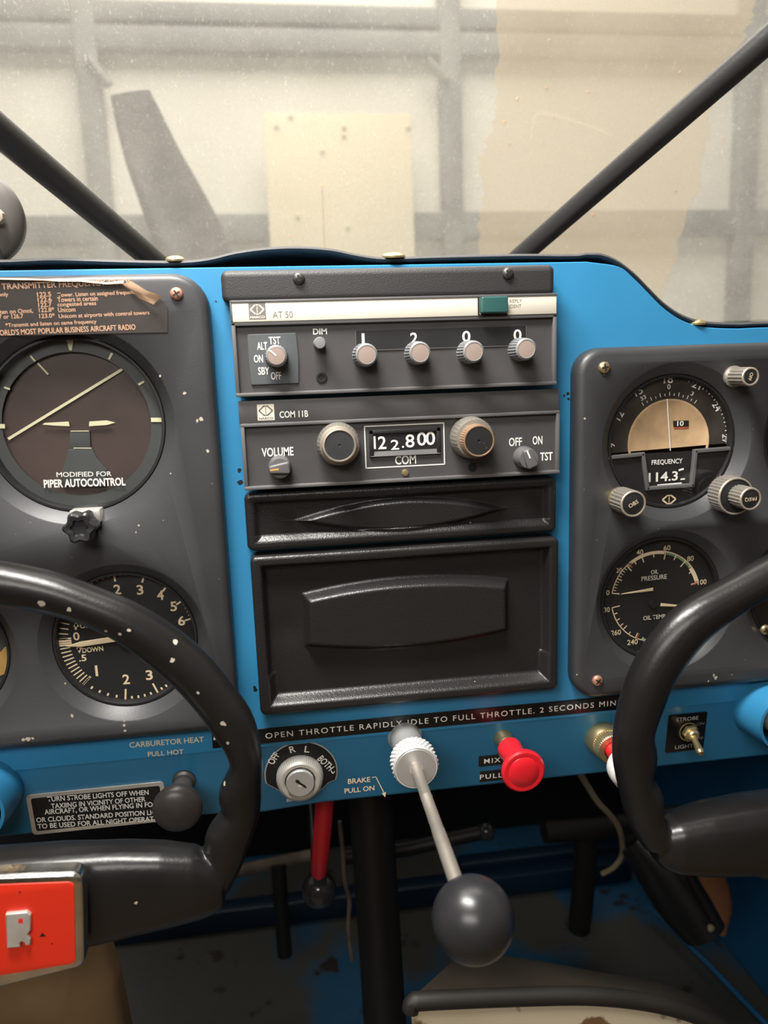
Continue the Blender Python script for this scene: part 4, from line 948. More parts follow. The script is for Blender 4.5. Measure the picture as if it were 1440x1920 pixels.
(vx0, vz1) = (((-67.6, -16.7)[0] + (-67.4, -94.0)[0]) / 2, (-67.6, -16.0)[1]); (vx1, vz0) = ((88.1, -57.2)[0], (-66.6, -98.7)[1])
pl_, pr_ = (-43.8, -52.8), (63.2, -49.9); pc = ((pl_[0] + pr_[0]) / 2, (pl_[1] + pr_[1]) / 2 - .5); ph = (pr_[0] - pl_[0]) / 2
def pad_large(x, z):
    u = (x - pc[0]) / ph
    zt = 14.2 + 5.0 * (1 - u * u); e = min((1 - abs(u)) * ph, zt - abs(z - pc[1]))
    h = 6.2 * sstep(0, 4.6, e)
    dent = -1.0 * math.exp(-(((x + 52) / 9) ** 2 + ((z + 56) / 9) ** 2))
    return h + (dent if h <= 0 else 0)
o = cover(vx0, vx1, vz0, vz1 - .3, 10.5, 4.4, 6.2, pad_large, '', nx=240, nz=130)
props(o, 'large black grained vinyl blanking cover with raised barrel-shaped centre', 'cover')

# ================================================================ embossed tape labels
def tape(p0, p1, hgt, y, s, a, c, hh, label, bold=.004):
    (x0, za), (x1, zb) = p0, p1; z = (za + zb) / 2
    T = thing('tape_label', ((x0 + x1) / 2, y, z), label, 'label')
    b = NB(); plate(b, [(x0, z - hgt / 2), (x1, z - hgt / 2), (x1, z + hgt / 2), (x0, z + hgt / 2)], y, y - .4, .1); finish(b, 'tape', BLACKL, T)
    text(s, (a, z), (c, z), hh, y - .46, WHITE, T, bold=bold, spacing=1.25)
    return T
tz = (-67.0, -111.8)[1]
T = tape((-93.3, -112.0), (137.0, -116.4), 8.3, -.05, 'OPEN THROTTLE RAPIDLY-IDLE TO FULL THROTTLE. 2 SECONDS MININ', (-66.2, -111.9)[0], (131.1, -113.0)[0], 3.1, 'long black embossed tape warning to open throttle rapidly')
chips(T, [((-92.0, -112.8), .9)], -.5, WHITE, name='white_dot')
ym = yS((60.4, -143.2)[1])
tape((48.0, -142.5), (74.0, -143.4), 6.6, ym, 'MIXTURE', (51.0, -142.5)[0], (74.0, -143.4)[0], 3.0, 'short black embossed tape reading MIX behind the red knob').rotation_euler.x = TILT
tape((48.8, -152.3), (74.3, -153.2), 6.8, yS((60.6, -152.7)[1]), 'PULL OFF', (48.8, -152.3)[0], (74.3, -153.2)[0], 3.0, 'short black embossed tape reading PULL below the MIX tape').rotation_euler.x = TILT
# strobe warning placard
(sx0, sz1) = (-187.7, -135.8); (sx1, sz0) = (-119.8, -162.9)
sx0 = (-188.0, -147.3)[0]; sz1 = (-187.9, -135.2)[1]; sz0 = (-188.1, -159.4)[1]
S = thing('warning_placard', ((sx0 + sx1) / 2, yS((sz0 + sz1) / 2), (sz0 + sz1) / 2), 'black placard with silver border about strobe lights on the lower blue strip', 'placard')
S.rotation_euler.x = TILT
b = NB(); ys = yS((sz0 + sz1) / 2)
plate(b, rrect(sx0, sx1, sz0, sz1, 2.2, 5), ys - .05, ys - .6, .15); finish(b, 'border_plate', STEEL, S)
b = NB(); plate(b, rrect(sx0 + 2.2, sx1 - 2.2, sz0 + 2.2, sz1 - 2.2, 1.2, 4), ys - .5, ys - .7, .05); finish(b, 'black_field', BLACKF, S)
for s, p, q in (('TURN STROBE LIGHTS OFF WHEN', (-177.9, -138.7), (-127.9, -140.6)), ('TAXIING IN VICINITY OF OTHER', (-176.6, -143.0), (-129.9, -144.5)), ('AIRCRAFT, OR WHEN FLYING IN FOG', (-180.3, -146.4), (-124.3, -148.5)), ('OR CLOUDS. STANDARD POSITION LIGHTS', (-184.9, -150.4), (-119.3, -153.4)), ('TO BE USED FOR ALL NIGHT OPERATIONS', (-184.8, -154.3), (-119.1, -157.4))):
    text(s, p, q, 3.5 if ',' in s else 3.0, ys - .76, WHITE, S, bold=.012)

# ignition switch
ic = (-48.9, -138.8); iy = yS(ic[1]) 
I = thing('ignition_switch', (ic[0], iy, ic[1]), 'round silver key ignition switch on black OFF R L BOTH plate', 'switch')
ro = 19.3
def ign(r, low):
    o = [pol(ic, r, a) for a in range(-18, 199, 7)]
    o += [pol(ic, r * .84, 208), pol(ic, r * .80, 222), pol(ic, r * .80, 240), pol(ic, low, 262), pol(ic, low, 278), pol(ic, r * .80, 300), pol(ic, r * .80, 318), pol(ic, r * .84, 332)]
    return o
b = NB(); plate(b, ign(ro, ro * .83), iy - .05, iy - .5, .1); finish(b, 'plate_edge', STEEL, I, label='thin silver edge of the switch plate').rotation_euler.x = TILT
b = NB(); plate(b, ign(ro - .55, ro * .83 - .55), iy - .4, iy - .6, .05); finish(b, 'name_plate', BLACKF, I).rotation_euler.x = TILT
for s, p, dg, wd in (('OFF', (-62.8, -127.9), 55, 7), ('R', (-52.8, -123.5), 12, 3), ('L', (-45.1, -124.3), -10, 2.6), ('BOTH', (-35.7, -133.9), -52, 10)):
    ctext(s, p, wd, 4.0, iy - .66, WHITE, I, deg=dg, bold=.015).rotation_euler.x = TILT
flat('arrow', WHITE, I, iy - .68, strokes=[((-33.1, -138.7), (-32.3, -140.7), .5), ((-32.3, -140.7), (-31.1, -139.6), .5)]).rotation_euler.x = TILT
ctext('BENDIX', (-52.0, -154.5), 11, 1.8, iy - .66, WHITE, I, bold=.02, deg=0).rotation_euler.x = TILT
c1 = (-50.1, -133.3)
b = NB(); lathe(b, (ic[0] - .8, iy - 1, ic[1] - 1.2), [(12.4, 0), (12.4, 2.5, 1), (12.0, 4.4, 1), (11.2, 5.8), (10.0, 6.6), (8.6, 6.6), (7.9, 5.8), (7.8, 2)], seg=240, flute=.22); finish(b, 'collar', STEEL, I, 25)
b = NB(); lathe(b, (ic[0] - .8, iy - 1, ic[1] - 1.2), [(7.4, 0), (7.4, 7.6), (7.0, 8.1), (0, 8.1)], seg=48); k_ = finish(b, 'lock_cylinder', ALUS, I)
kc2 = (ic[0] - .8, ic[1] - 1.2)
d = Vector((.82, -.57)); n = Vector((.57, .82)); kk = Vector(kc2)
flat('key_slot', BLACKF, k_, iy - 9.15, polys=[[kk - d * 3.4 + n * .9, kk - d * 2.2 + n * 1.5, kk + n * .7, kk + d * 2.6 + n * .5, kk + d * 4.2 - n * .2, kk + d * 3.6 - n * .8, kk - d * .2 - n * .5, kk - d * 2.8 - n * .4]])
flat('slot_glint', ALU, k_, iy - 9.17, polys=[[kk - d * .6 - n * .5, kk + d * 1.8 - n * .5, kk + d * .8 - n * 1.9, kk - d * .4 - n * 1.7]])

# throttle
tb = (6.4, -124.2); ty = yS(tb[1])
TH = thing('throttle', (tb[0], ty, tb[1]), 'throttle lever with knurled aluminium nut, steel rod and large black ball', 'throttle')
tx, tzc = (7.1, -122.6)
b = NB(); lathe(b, (tx, ty, tzc), [(9.2, -1), (9.2, 1.2), (8.4, 2), (8.0, 8), (7.6, 17), (7.4, 26)], seg=48); finish(b, 'ferrule', ALUS, TH)
b = NB()
seg = 128; prof = []
lathe(b, (tx, -22, tzc), [(0, 0), (10.2, 0), (11.2, .7), (11.3, 10.2), (10.6, 11.2), (10.3, 11.0), (0, 11.0)], seg=64)
for j in range(5):
    for i in range(32):
        a = 2 * PI * (i + .5 * (j % 2)) / 32; c = Vector((tx + 11.35 * math.cos(a), -23.6 - j * 1.95, tzc + 11.35 * math.sin(a))); rd = Vector((math.cos(a), 0, math.sin(a))); tg = Vector((-math.sin(a), 0, math.cos(a)))
        vs = [b.verts.new(c + rd * .5)] + [b.verts.new(c - rd * .2 + q) for q in (tg * 1.15, Vector((0, 1.05, 0)), -tg * 1.15, Vector((0, -1.05, 0)))]
        for q in range(4): b.faces.new((vs[0], vs[1 + q], vs[1 + (q + 1) % 4]))
finish(b, 'friction_nut', ALU, TH, 20, label='bright knurled aluminium friction nut')
b = NB(); lathe(b, (tx, -33.1, tzc), [(10, 0), (9.7, .3), (3.6, .3), (3.1, -.6)], seg=56); finish(b, 'nut_face', ALUS, TH)
b = NB(); lathe(b, (tx, -30, tzc), [(2.7, 0), (2.7, 30), (2.85, 30.4), (2.85, 31), (2.7, 31.4), (2.7, 56), (2.85, 56.4), (2.95, 66), (2.95, 97)], seg=24); finish(b, 'rod', RODM, TH)
bc = (11.2, -129, -132.1)
b = NB(); bmesh.ops.create_uvsphere(b, u_segments=56, v_segments=36, radius=15.4, matrix=Matrix.Translation(bc))
lathe(b, (bc[0], bc[1] + 15.8, bc[2]), [(4.6, 1), (4.4, -1.5), (3, -2)], axis=(0, 1, 0), seg=28)
finish(b, 'ball', BALLM, TH, 60)

# mixture
mb = (62.6, -131.6); my = yS(mb[1]); mx_, mz_ = (61.4, -129.8)
MX = thing('mixture_control', (mb[0], my, mb[1]), 'red round push-pull mixture knob on the lower blue strip', 'knob')
b = NB(); lathe(b, (mx_, my, mz_), [(5.4, 0), (5.2, 2.4), (3.8, 4), (3.6, 6.5), (2.6, 6.5)], seg=6 * 6); finish(b, 'nut', BRASS, MX)
b = NB(); lathe(b, (mx_, my, mz_), [(2.4, 5), (2.4, 20)], seg=20); finish(b, 'rod', RODM, MX)
b = NB(); lathe(b, (mx_, -10, mz_), [(6.4, 0), (6.7, .6), (6.4, 3), (6.2, 10), (6.6, 14), (8.6, 18.5), (10.6, 21), (11.2, 22.5), (11.1, 24), (10.2, 24.9), (8.4, 25.0), (8.0, 24.9), (7.6, 25.2), (4, 26), (0, 26.2)], seg=64); finish(b, 'knob', RED, MX)

# carburettor heat
cb = (-111.3, -140.0); cy_ = yS(cb[1]); ch = (-109.5, -135.9)
CH = thing('carburetor_heat_control', (cb[0], cy_, cb[1]), 'dark domed push-pull knob below the CARBURETOR HEAT lettering', 'knob')
b = NB(); lathe(b, (ch[0], cy_, ch[1]), [(6, 0), (5.8, 2.5), (4.6, 3.5), (4.6, 7)], seg=32); finish(b, 'nut', DARKS, CH)
b = NB(); lathe(b, (ch[0], -3, ch[1]), [(5, 0), (5.2, 7), (6, 12), (9.0, 15.5), (11.3, 18), (12.0, 20.2), (11.9, 22), (11.0, 23.6), (8.4, 25.4), (4.5, 26.6), (0, 27)], seg=64); finish(b, 'knob', CARBK, CH)

# primer behind the right wheel
pb = (118.3, -135.5); pm = (120.4, -137.6); py_ = yS(pm[1])
PR = thing('primer', (pb[0], py_, pb[1]), 'brass collared primer knob with red shank half hidden by the right control wheel', 'knob')
b = NB(); lathe(b, (pb[0], py_, pb[1]), [(10, 0), (9.8, 6), (8.6, 8.5), (6, 9)], seg=48); finish(b, 'collar', BRASS, PR)
b = NB(); lathe(b, (pb[0], -4, pb[1]), [(7.6, 0), (8.4, 1, 1), (8.4, 7.6, 1), (7.8, 8.4), (5, 8.6)], seg=160, flute=.3); finish(b, 'knurled_ring', BRASS, PR, 25)
b = NB(); lathe(b, (pb[0], -9, pb[1]), [(4.6, 0), (4.6, 14), (7.0, 20)], seg=40); finish(b, 'shank', RED, PR)
b = NB(); lathe(b, (pb[0], -26, pb[1]), [(6, 0), (10.6, 2), (11, 4), (11, 9), (10, 11), (0, 11.4)], seg=48); finish(b, 'knob', WHITEP, PR)

# strobe switch
ss = (169.6, -137.0); sy = yS(ss[1])
ST = thing('strobe_switch', (ss[0], sy, ss[1]), 'metal toggle switch on a small black STROBE LIGHTS plate', 'switch')
(kx0, kz1), (kx1, kz0) = (157.0, -125.4), (180.1, -149.8)
b = NB(); plate(b, rrect(kx0, kx1, kz0, kz1, 1, 3), sy - .05, sy - .5, .1); finish(b, 'plate', BLACKL, ST).rotation_euler.x = TILT
yy = sy - .56
for s, p, q, h in (('STROBE', (161.6, -128.8), (175.0, -128.5), 2.3), ('ON', (174.2, -132.6), (178.8, -132.7), 1.9), ('OFF', (174.3, -142.4), (179.2, -142.2), 1.9), ('LIGHTS', (162.6, -146.7), (175.5, -146.4), 2.3)):
    text(s, p, q, h, yy, GREYP if s in ('ON', 'OFF') else mat('dim_print', (0.42, 0.42, 0.4), 0.5), ST, tilt=0).rotation_euler.x = TILT
b = NB(); lathe(b, (ss[0], sy - .2, ss[1]), [(5.6, 0), (5.6, .8), (5.0, 1.0)], seg=36); lathe(b, (ss[0], sy - 2, ss[1]), [(4.8, 0), (4.8, 2.4), (4.2, 3.0), (3.2, 3.0)], seg=6); lathe(b, (ss[0], sy - 4, ss[1]), [(3.3, 0), (3.3, 2.6), (2.6, 3.4), (0, 3.4)], seg=28); finish(b, 'nut', BRASS, ST)
e_ = Vector((166.8, -16, -140.4)); s_ = Vector((ss[0], sy - 5, ss[1])); d_ = e_ - s_
b = NB(); L_ = d_.length; lathe(b, s_, [(1.5, 0), (1.55, L_ * .3), (1.9, L_ * .7), (2.2, L_ * .9), (2.1, L_ * .97), (1.3, L_ + .6), (0, L_ + .8)], axis=d_, seg=24); finish(b, 'lever', BRASS, ST)

# blue yoke shaft sleeves
for c, r, lab in (((-205.8, -22, -129.3), 17.5, 'blue sleeve of the left control shaft at the left frame edge'), ((213.2, -22, -125.4), 17.5, 'blue sleeve of the right control shaft at the right frame edge')):
    K = thing('shaft_sleeve', (c[0], 3, c[2] - r), lab, 'sleeve')
    b = NB(); lathe(b, (c[0], 4, c[2]), [(r + 1, 0), (r, 3), (r - .8, 22), (r - 1.4, 25.5), (r - 3.0, 25.5), (r - 3.2, 12)], seg=64); finish(b, 'sleeve', BLUE, K)
    b = NB(); lathe(b, (c[0], 6, c[2]), [(0, 8), (r - 3.2, 8)], seg=40); finish(b, 'seal', BLACKF, K)
    b = NB(); lathe(b, (c[0], 6, c[2]), [(9.5, 6), (9.5, 60), (0, 60)], seg=36); finish(b, 'shaft', STEEL, K)

# ================================================================ control wheels
from mathutils.bvhtree import BVHTree
def surface_chips(parent, body, spots, m):
    """bare chips lying on the curved surface of a body"""
    off = origin(body); tree = BVHTree.FromPolygons([(v.co + off) / MM for v in body.data.vertices], [tuple(p.vertices) for p in body.data.polygons])
    bm = NB()
    for (x, z), r in spots:
        hit, nrm, _, _ = tree.ray_cast(Vector((x, -140, z)), Vector((0, 1, 0)))
        if hit is None: continue
        u = nrm.orthogonal().normalized(); v = nrm.cross(u); a0 = random.random() * 6
        vs = [bm.verts.new(hit + nrm * .12 + (u * math.cos(a0 + 2 * PI * i / 8) + v * math.sin(a0 + 2 * PI * i / 8)) * r * random.uniform(.6, 1.15)) for i in range(8)]
        bm.faces.new(vs)
    o = finish(bm, 'bare_chips', m, parent, smooth=0, recalc=False); o['kind'] = 'stuff'; return o
def remeshed(b, name, m, parent, voxel=.9, smooth=6):
    for v in b.verts: v.co = v.co * MM
    bmesh.ops.recalc_face_normals(b, faces=b.faces)
    me = bpy.data.meshes.new(name); b.to_mesh(me); b.free()
    o = bpy.data.objects.new(name, me); C.objects.link(o)
    r = o.modifiers.new('r', 'REMESH'); r.mode = 'VOXEL'; r.voxel_size = voxel * MM
    s = o.modifiers.new('s', 'SMOOTH'); s.factor = .5; s.iterations = smooth
    dg = bpy.context.evaluated_depsgraph_get(); me2 = bpy.data.meshes.new_from_object(o.evaluated_get(dg)); bpy.data.objects.remove(o); bpy.data.meshes.remove(me)
    off = origin(parent); me2.transform(Matrix.Translation(-off)); me2.materials.clear(); me2.materials.append(m)
    me2.polygons.foreach_set('use_smooth', [True] * len(me2.polygons)); me2.name = name
    o = bpy.data.objects.new(name, me2); C.objects.link(o); o.parent = parent; return o
def rim_sweep(b, pairs, depth):
    mid = [Vector(((p[0] + q[0]) / 2, 0, (p[2] + q[2]) / 2)) + Vector((0, p[1], 0)) for p, q in pairs]
    rad = [(Vector(p) - Vector(q)).length / 2 for p, q in pairs]
    P = smoothpath(mid, 5); Rr = [v.x for v in smoothpath([(r, 0, 0) for r in rad], 5)]
    tube(b, P, Rr, 28, True, depth)
def superloft(b, secs):
    """sections (x, y_c, z_c, half_y, half_z, power)"""
    prev = None; k = 36
    for x, yc, zc, hy, hz, pw in secs:
        cur = []
        for i in range(k):
            t = 2 * PI * i / k; cc, ss_ = math.cos(t), math.sin(t)
            cur.append(b.verts.new((x, yc + hy * math.copysign(abs(cc) ** (2 / pw), cc), zc + hz * math.copysign(abs(ss_) ** (2 / pw), ss_))))
        if prev: bridge(b, prev, cur)
        else: b.faces.new(cur)
        prev = cur
    b.faces.new(prev)
XL, XR = -206, 262          # hub centres of the two wheels
def whole(pairs, xc, side):
    """the half of the rim in view plus its mirror image about the hub"""
    half = [(p, q) for p, q in pairs if (p[0] - xc) * side < -2 and (q[0] - xc) * side < -2]
    if side > 0: half = half[::-1]
    m = lambda p: (2 * xc - p[0], p[1], p[2])
    if side < 0: return [(m(p), m(q)) for p, q in [h for h in pairs[::-1] if h[0][0] > xc + 2]] + [h for h in pairs if h[0][0] > xc + 2]
    return half + [(m(p), m(q)) for p, q in half[::-1]]
def wholeloft(secs, xc):
    right = sorted([s for s in secs if abs(s[0] - xc) > 6 and (s[0] > xc) == (secs[len(secs) // 2][0] > xc)], key=lambda s: s[0])
    mir = sorted([(2 * xc - s[0],) + tuple(s[1:]) for s in right], key=lambda s: s[0])
    return sorted(right + mir, key=lambda s: s[0])
W1 = thing('control_wheel', (-200, -55, -190), 'black left control wheel with finger grips and red badge', 'control wheel', None)
b = NB()
outer = [(-197.2, -55, 2.8), (-181.3, -55, 1.7), (-165.2, -55, -0.9), (-145.1, -55, -6.8), (-129.0, -55, -14.4), (-114.2, -55, -22.2), (-99.8, -55, -33.2), (-85.4, -55, -48.3), (-75.6, -55, -63.9), (-68.6, -55, -77.0), (-66.0, -55, -91.2), (-65.8, -55, -102.7), (-67.4, -55, -116.9), (-70.2, -55, -128.4), (-75.1, -55, -141.1), (-80.6, -55, -151.7), (-87.2, -55, -163.9)]
inner = [(-199.7, -55, -15.7), (-183.6, -55, -16.9), (-167.4, -55, -19.3), (-149.5, -55, -24.1), (-135.6, -55, -29.8), (-123.0, -55, -37.9), (-111.3, -55, -48.9), (-100.7, -55, -61.0), (-92.6, -55, -72.6), (-86.6, -55, -83.7), (-81.7, -55, -92.8), (-80.5, -55, -101.1), (-85.6, -55, -110.9), (-83.5, -55, -118.1), (-91.0, -55, -128.0), (-91.2, -55, -136.4), (-97.6, -55, -149.0)]
rim_sweep(b, whole(list(zip(outer, inner)), XL, -1), 9.5)
def spoke_sec(top, bot, hy=12, pw=3.2, yc=-58): return (top[0] * .5 + bot[0] * .5, yc, (top[2] + bot[2]) / 2, hy, (top[2] - bot[2]) / 2, pw)
superloft(b, wholeloft([spoke_sec((-248.7, -58, -124.6), (-256.8, -58, -177.0), 14), spoke_sec((-205.1, -58, -127.3), (-211.7, -58, -177.5), 14), spoke_sec((-179.3, -58, -127.8), (-185.1, -58, -177.3), 14), spoke_sec((-153.0, -58, -129.0), (-157.8, -58, -174.9), 13.5), spoke_sec((-139.7, -58, -130.0), (-143.2, -58, -174.6), 13, 3), spoke_sec((-126.2, -58, -131.1), (-129.1, -58, -172.6), 12.5, 3),
              spoke_sec((-110.4, -58, -133.4), (-113.1, -58, -170.8), 12, 3), spoke_sec((-96.9, -57, -136.5), (-99.0, -57, -169.5), 11, 2.6), spoke_sec((-90.3, -56, -141.2), (-91.8, -56, -168.0), 9.5, 2.4), spoke_sec((-86.1, -55, -147.8), (-86.8, -55, -165.0), 7.5, 2.2)], XL))
body1 = remeshed(b, 'wheel_body', YOKEM, W1)
bad_o = [(-171.5, -123.8), (-139.5, -126.5), (-143.0, -169.7), (-177.5, -174.6)]; bad_o = [(2 * XL - bad_o[1][0], bad_o[1][1])] + bad_o + [(2 * XL - bad_o[2][0], bad_o[2][1])]
b = NB(); plate(b, rpoly(bad_o, [4, 0, 4.5, 4.5, 0, 4], 6), -74, -82, 2.2); finish(b, 'badge_frame', CHROME, W1, 50, label='pitted chrome badge frame')
bad_i = [(-170.9, -127.2), (-142.9, -129.7), (-146.1, -166.7), (-175.7, -167.9)]; bad_i = [(2 * XL - bad_i[1][0], bad_i[1][1])] + bad_i + [(2 * XL - bad_i[2][0], bad_i[2][1])]
b = NB(); plate(b, rpoly(bad_i, [3, 0, 2.5, 2.5, 0, 3], 5), -81, -82.5, .15); finish(b, 'badge_face', REDB, W1, label='red painted badge face')
r0 = [(-169.9, -139.3), (-161.8, -139.5), (-160.5, -141.1), (-161.3, -148.0), (-162.7, -149.5), (-161.7, -151.6), (-162.1, -154.5), (-163.9, -154.5), (-164.2, -153.2), (-165.3, -152.3), (-166.0, -153.2), (-166.0, -154.9), (-171.1, -154.7)]
b = NB(); plate(b, rpoly(r0, .15, 2), -82.4, -84.2, .4); rr_ = finish(b, 'badge_letter', STEEL, W1, 40, label='raised chrome letter R')
flat('paint_nick', BLACKF, W1, -82.6, polys=[[(-158.8, -152.4), (-157.4, -150.6), (-156.1, -152.5)], [(-154.6, -155.7), (-153.8, -156.1), (-154.3, -156.7)], [(-164.2, -130.7), (-163.4, -131.3), (-164.1, -131.9)]])
flat('letter_hole', REDB, rr_, -84.25, polys=[[(-165.3, -141.9), (-163.5, -141.9), (-163.7, -144.0), (-165.4, -144.0)]])
surface_chips(W1, body1, [((-97.8, -38.7), 1.3), ((-99.2, -45.4), 1.2), ((-115.5, -31.0), .9), ((-119.2, -32.3), .8), ((-148.3, -16.9), 1.6), ((-148.6, -17.8), 1.0), ((-137.9, -20.4), 1.1), ((-124.8, -30.9), .7), ((-81.2, -75.2), 1.1), ((-80.2, -75.8), .9), ((-79.4, -84.7), 1), ((-90.1, -60.6), .8), ((-82.6, -106.4), 1.2), ((-122.5, -151.0), .8)], HEADL)

W2 = thing('control_wheel', (280, -55, -170), 'black right control wheel with finger grips and shiny rim', 'control wheel', None)
b = NB()
outer = [(206.1, -60, -7.9), (187.7, -60, -13.0), (169.6, -60, -20.9), (148.4, -60, -30.0), (127.5, -60, -40.7), (114.5, -60, -53.4), (105.3, -60, -68.4), (99.9, -60, -83.3), (97.2, -60, -98.9), (96.9, -60, -112.4), (99.6, -60, -127.7), (102.8, -60, -140.5), (107.7, -60, -152.3), (115.1, -60, -164.0)]
inner = [(207.6, -60, -27.1), (189.0, -60, -31.4), (170.6, -60, -38.3), (155.6, -60, -46.4), (142.3, -60, -55.7), (132.7, -60, -65.8), (125.4, -60, -75.7), (120.5, -60, -87.4), (115.9, -60, -102.5), (117.6, -60, -114.6), (116.0, -60, -123.2), (120.6, -60, -131.4), (119.0, -60, -140.2), (124.5, -60, -151.5)]
rim_sweep(b, whole(list(zip(outer, inner)), XR, 1), 9.5)
superloft(b, wholeloft([spoke_sec((116.9, -60, -153.4), (117.3, -60, -166.6), 7.5, 2.2, -60), spoke_sec((121.2, -60, -149.7), (121.9, -60, -171.8), 9.5, 2.4, -60), spoke_sec((127.6, -60, -146.8), (128.6, -60, -174.4), 12, 2.8, -60), spoke_sec((143.4, -60, -143.9), (144.8, -60, -176.5), 14, 3.2, -60),
              spoke_sec((165.6, -60, -142.2), (167.6, -60, -178.9), 15, 3.2, -60), spoke_sec((176.8, -60, -141.8), (179.4, -60, -184.6), 15.5, 3.2, -60), spoke_sec((188.1, -60, -141.4), (191.8, -60, -198.3), 16, 3.2, -60), spoke_sec((228.6, -60, -143.7), (234.8, -60, -216.5), 16, 3.2, -60)], XR))
remeshed(b, 'wheel_body', YOKEM, W2)

# ================================================================ under the panel
def top_tube(name, pts, r, m, label, cat, seg=20, smooth_n=0):
    b = NB(); tube(b, smoothpath(pts, smooth_n) if smooth_n else pts, r, seg); return props(finish(b, name, m), label, cat)
top_tube('control_column', [(-2.1, 120, -204.3), (-1.2, 118, -244.4), (-0.1, 112, -308.1), (1.0, 104, -398.3), (1.1, 100, -449.1)], 15.5, TUBED, 'thick dark brown control column running down to the floor', 'column', 28)
# brake lever
BL = thing('brake_lever', (-40, 60, -260), 'red brake handle hanging below the panel left of the column', 'lever')
b = NB(); tube(b, [(-34.2, 45, -165.4), (-37.5, 45, -194.6), (-40.1, 46, -216.2), (-41.7, 47, -229.6), (-42.1, 48, -232.5)], [5.6, 5.6, 5.3, 4.8, 3.2], 24); finish(b, 'handle', REDL, BL)
b = NB(); tube(b, [(-34.2, 45, -165.4), (-30.4, 60, -147.7)], 4, 12); finish(b, 'shaft', TUBED, BL)
b = NB(); c = (-41.8, 75, -261.7); bmesh.ops.create_uvsphere(b, u_segments=32, v_segments=20, radius=11.5, matrix=Matrix.Translation(c))
tube(b, [c, (c[0], c[1] + 60, c[2] + 30)], 4, 12); props(finish(b, 'lever_ball', BALLC), 'glossy black ball knob below the red brake handle', 'knob')
# rudder bars and brackets
top_tube('rudder_tube', [(-162.1, 240, -366.0), (-111.3, 240, -355.2), (-36.4, 240, -347.2)], 5.2, TUBER, 'worn brown rudder tube left of the column', 'tube')
top_tube('rudder_post', [(-73.1, 236, -350.1), (-73.1, 232, -388.9), (-72.5, 230, -435.2)], 6.5, TUBED, 'thin dark post hanging from the worn brown tube', 'post')
top_tube('rudder_tube', [(-19.9, 200, -326.3), (34.0, 200, -325.3), (100.8, 200, -317.7)], 6.2, TUBED, 'dark tube with rounded end behind the throttle rod', 'tube')
b = NB(); c = (103.5, 198, -316.2); bmesh.ops.create_uvsphere(b, u_segments=20, v_segments=14, radius=7.5, matrix=Matrix.Translation(c)); props(finish(b, 'tube_end', BALLC), 'glossy black cap on the end of the dark tube', 'cap')
top_tube('rudder_tube', [(158.3, 210, -331.1), (208.0, 212, -334.3), (269.5, 215, -334.7), (322.6, 218, -334.9)], 9.5, TUBED, 'thick dark tube passing behind the right control wheel', 'tube')
top_tube('rudder_post', [(202.4, 222, -344.2), (203.4, 228, -391.3), (201.8, 235, -451.9)], 10.5, TUBED, 'dark post hanging from the thick tube at the right', 'post')
top_tube('beige_cable', [(144.6, 110, -210.8), (156.1, 115, -230.7), (170.5, 125, -254.0), (187.7, 140, -276.3), (204.9, 160, -304.9), (216.7, 180, -339.0), (214.5, 190, -358.2), (208.4, 200, -371.1)], 2.3, CABLE, 'thin beige cable curving down behind the panel', 'cable', 12, 5)
top_tube('thin_conduit', [(-22.3, 150, -261.8), (-21.0, 150, -288.6), (-20.8, 150, -311.2), (-17.8, 152, -331.3), (-19.5, 155, -356.7), (-17.5, 160, -389.7)], 1.6, TUBER, 'thin brown conduit running down beside the control column', 'conduit', 8, 5)
# firewall shelf and cross channel
b = NB(); p = (-270.9, 330, -435.8); q = (-25.0, 330, -433.3)
box(b, -330, 300, 330, 350, (-92.8, 330, -485.0)[2], (-91.3, 330, -460.7)[2], 3); box(b, -330, 300, 300, 352, (-93.1, 330, -489.8)[2] - 2, (-92.9, 330, -486.2)[2], 1)
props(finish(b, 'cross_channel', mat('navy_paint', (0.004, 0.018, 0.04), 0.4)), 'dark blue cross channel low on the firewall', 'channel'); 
b = NB(); (ba, bb), (bc_, bd) = (181.0, -475.7), (263.3, -534.0); box(b, ba - 60, bc_ + 60, 380, 400, bd, bb, 4); props(finish(b, 'firewall_box', bpy.data.materials['navy_paint']), 'blue grey box fixed low on the firewall right of the column', 'box')
# rubber boot with varnished edge at the right
b = NB(); tube(b, smoothpath([(222.2, 165, -315.0), (235.9, 150, -330.8), (249.3, 135, -355.4), (260.3, 125, -375.5)], 4), [18 + 6 * math.sin(i / 12 * PI) for i in range(13)], 24, True, 20)
BT = thing('rubber_boot', (235, 150, -420), 'shiny black rubber boot with brown edge below the right control wheel', 'boot')
finish(b, 'sleeve', BOOT, BT)
b = NB()
pts = [(262.6, 140, -313.2), (265.7, 130, -330.2), (270.1, 122, -353.2), (270.5, 118, -373.7)]
tube(b, smoothpath(pts, 4), [5, 8, 10, 11, 12, 12, 12, 11.5, 11, 10, 8, 6, 4], 16, True, 4); finish(b, 'edge_flap', AMBER, BT)
b = NB(); tube(b, [(238.9, 115, -316.1), (253.6, 112, -343.3), (261.9, 110, -359.1)], 3.4, 12); finish(b, 'bracket', TUBED, BT)
b = NB(); c = (253.4, 104, -356.4); lathe(b, c, [(3, -2), (3, 0), (0, 1.4)], seg=14); finish(b, 'rivet', BRASS, BT)
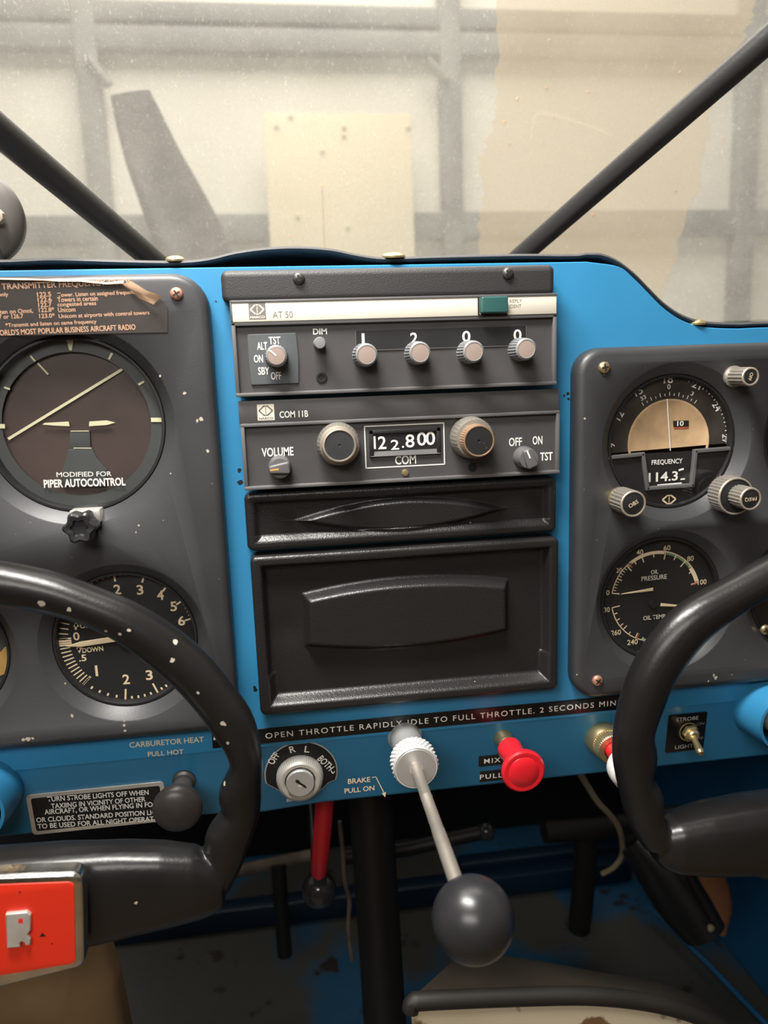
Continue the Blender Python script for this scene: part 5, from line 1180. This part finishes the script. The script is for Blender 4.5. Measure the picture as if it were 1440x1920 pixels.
# low blue sill with steel edge along the right footwell wall
b = NB()
e = [(289.4, 272.5, -470), (307.3, 190.5, -470), (318.3, 121.4, -470)]
pp = [Vector(p) for p in e]; 
for p, q in zip(pp, pp[1:]): tube(b, [p, q], 2.2, 8)
props(finish(b, 'sill_edge', BLUEW), 'narrow blue sill edge along the foot of the right wall', 'sill')
# seats: tan cushion at lower left, console cover with dark binding at lower right
b = NB()
o1 = [(-245.4, -20, -171.1), (-168.4, -20, -181.7), (-155.3, -20, -197.8), (-149.4, -20, -236.1), (-145.4, -20, -278.1), (-257.7, -20, -258.5)]; o1[4] = (o1[4][0] + 14, 0, -484); o1[5] = (o1[5][0], 0, -484)
vs = rpoly([(p[0], p[2]) for p in o1], [1, 6, 8, 20, 1, 1], 5); plate(b, vs, -3, -20, 8)
props(finish(b, 'seat_cushion', TANV, None, 50), 'tan vinyl cushion below the red badge at the lower left', 'cushion')
CC = thing('console_cover', (80, 30, -300), 'stained cream vinyl cover with dark binding at the lower right', 'cover')
tp_ = smoothpath([(-0.5, -40, -252.0), (0.7, -40, -248.7), (7.9, -40, -248.0), (64.5, -40, -254.5), (99.6, -40, -260.1), (132.9, -40, -270.0), (161.0, -40, -283.9), (183.9, -40, -303.1), (197.9, -40, -324.7)], 5)
b = NB(); tube(b, tp_, 4.6, 14); 
finish(b, 'binding', BROWNV, CC)
b = NB(); fr = [(p.x, p.z) for p in tp_] + [(tp_[-1].x, -484), (tp_[0].x + 6, -484)]
plate(b, fr, -40, -43, 1); finish(b, 'cream_face', CREAMV, CC, 50)
b = NB(); bk_ = smoothpath([(27.6, 10, -294.0), (35.0, 20, -279.2), (51.9, 22, -279.7), (84.7, 20, -286.7), (124.1, 16, -297.4), (171.1, 12, -311.8), (210.5, 5, -334.6), (230.4, 0, -364.1)], 5)
k = len(bk_); f2_ = [tp_[min(int(i * (len(tp_) - 1) / (k - 1)), len(tp_) - 1)] for i in range(k)]
A_ = [b.verts.new(p) for p in bk_]; B_ = [b.verts.new(p + Vector((0, 2, 1))) for p in f2_]; D_ = [b.verts.new(p + Vector((0, 10, -60))) for p in bk_]
for i in range(k - 1): b.faces.new((A_[i], A_[i + 1], B_[i + 1], B_[i])); b.faces.new((A_[i], D_[i], D_[i + 1], A_[i + 1]))
finish(b, 'top_skin', SKINV, CC, 60)
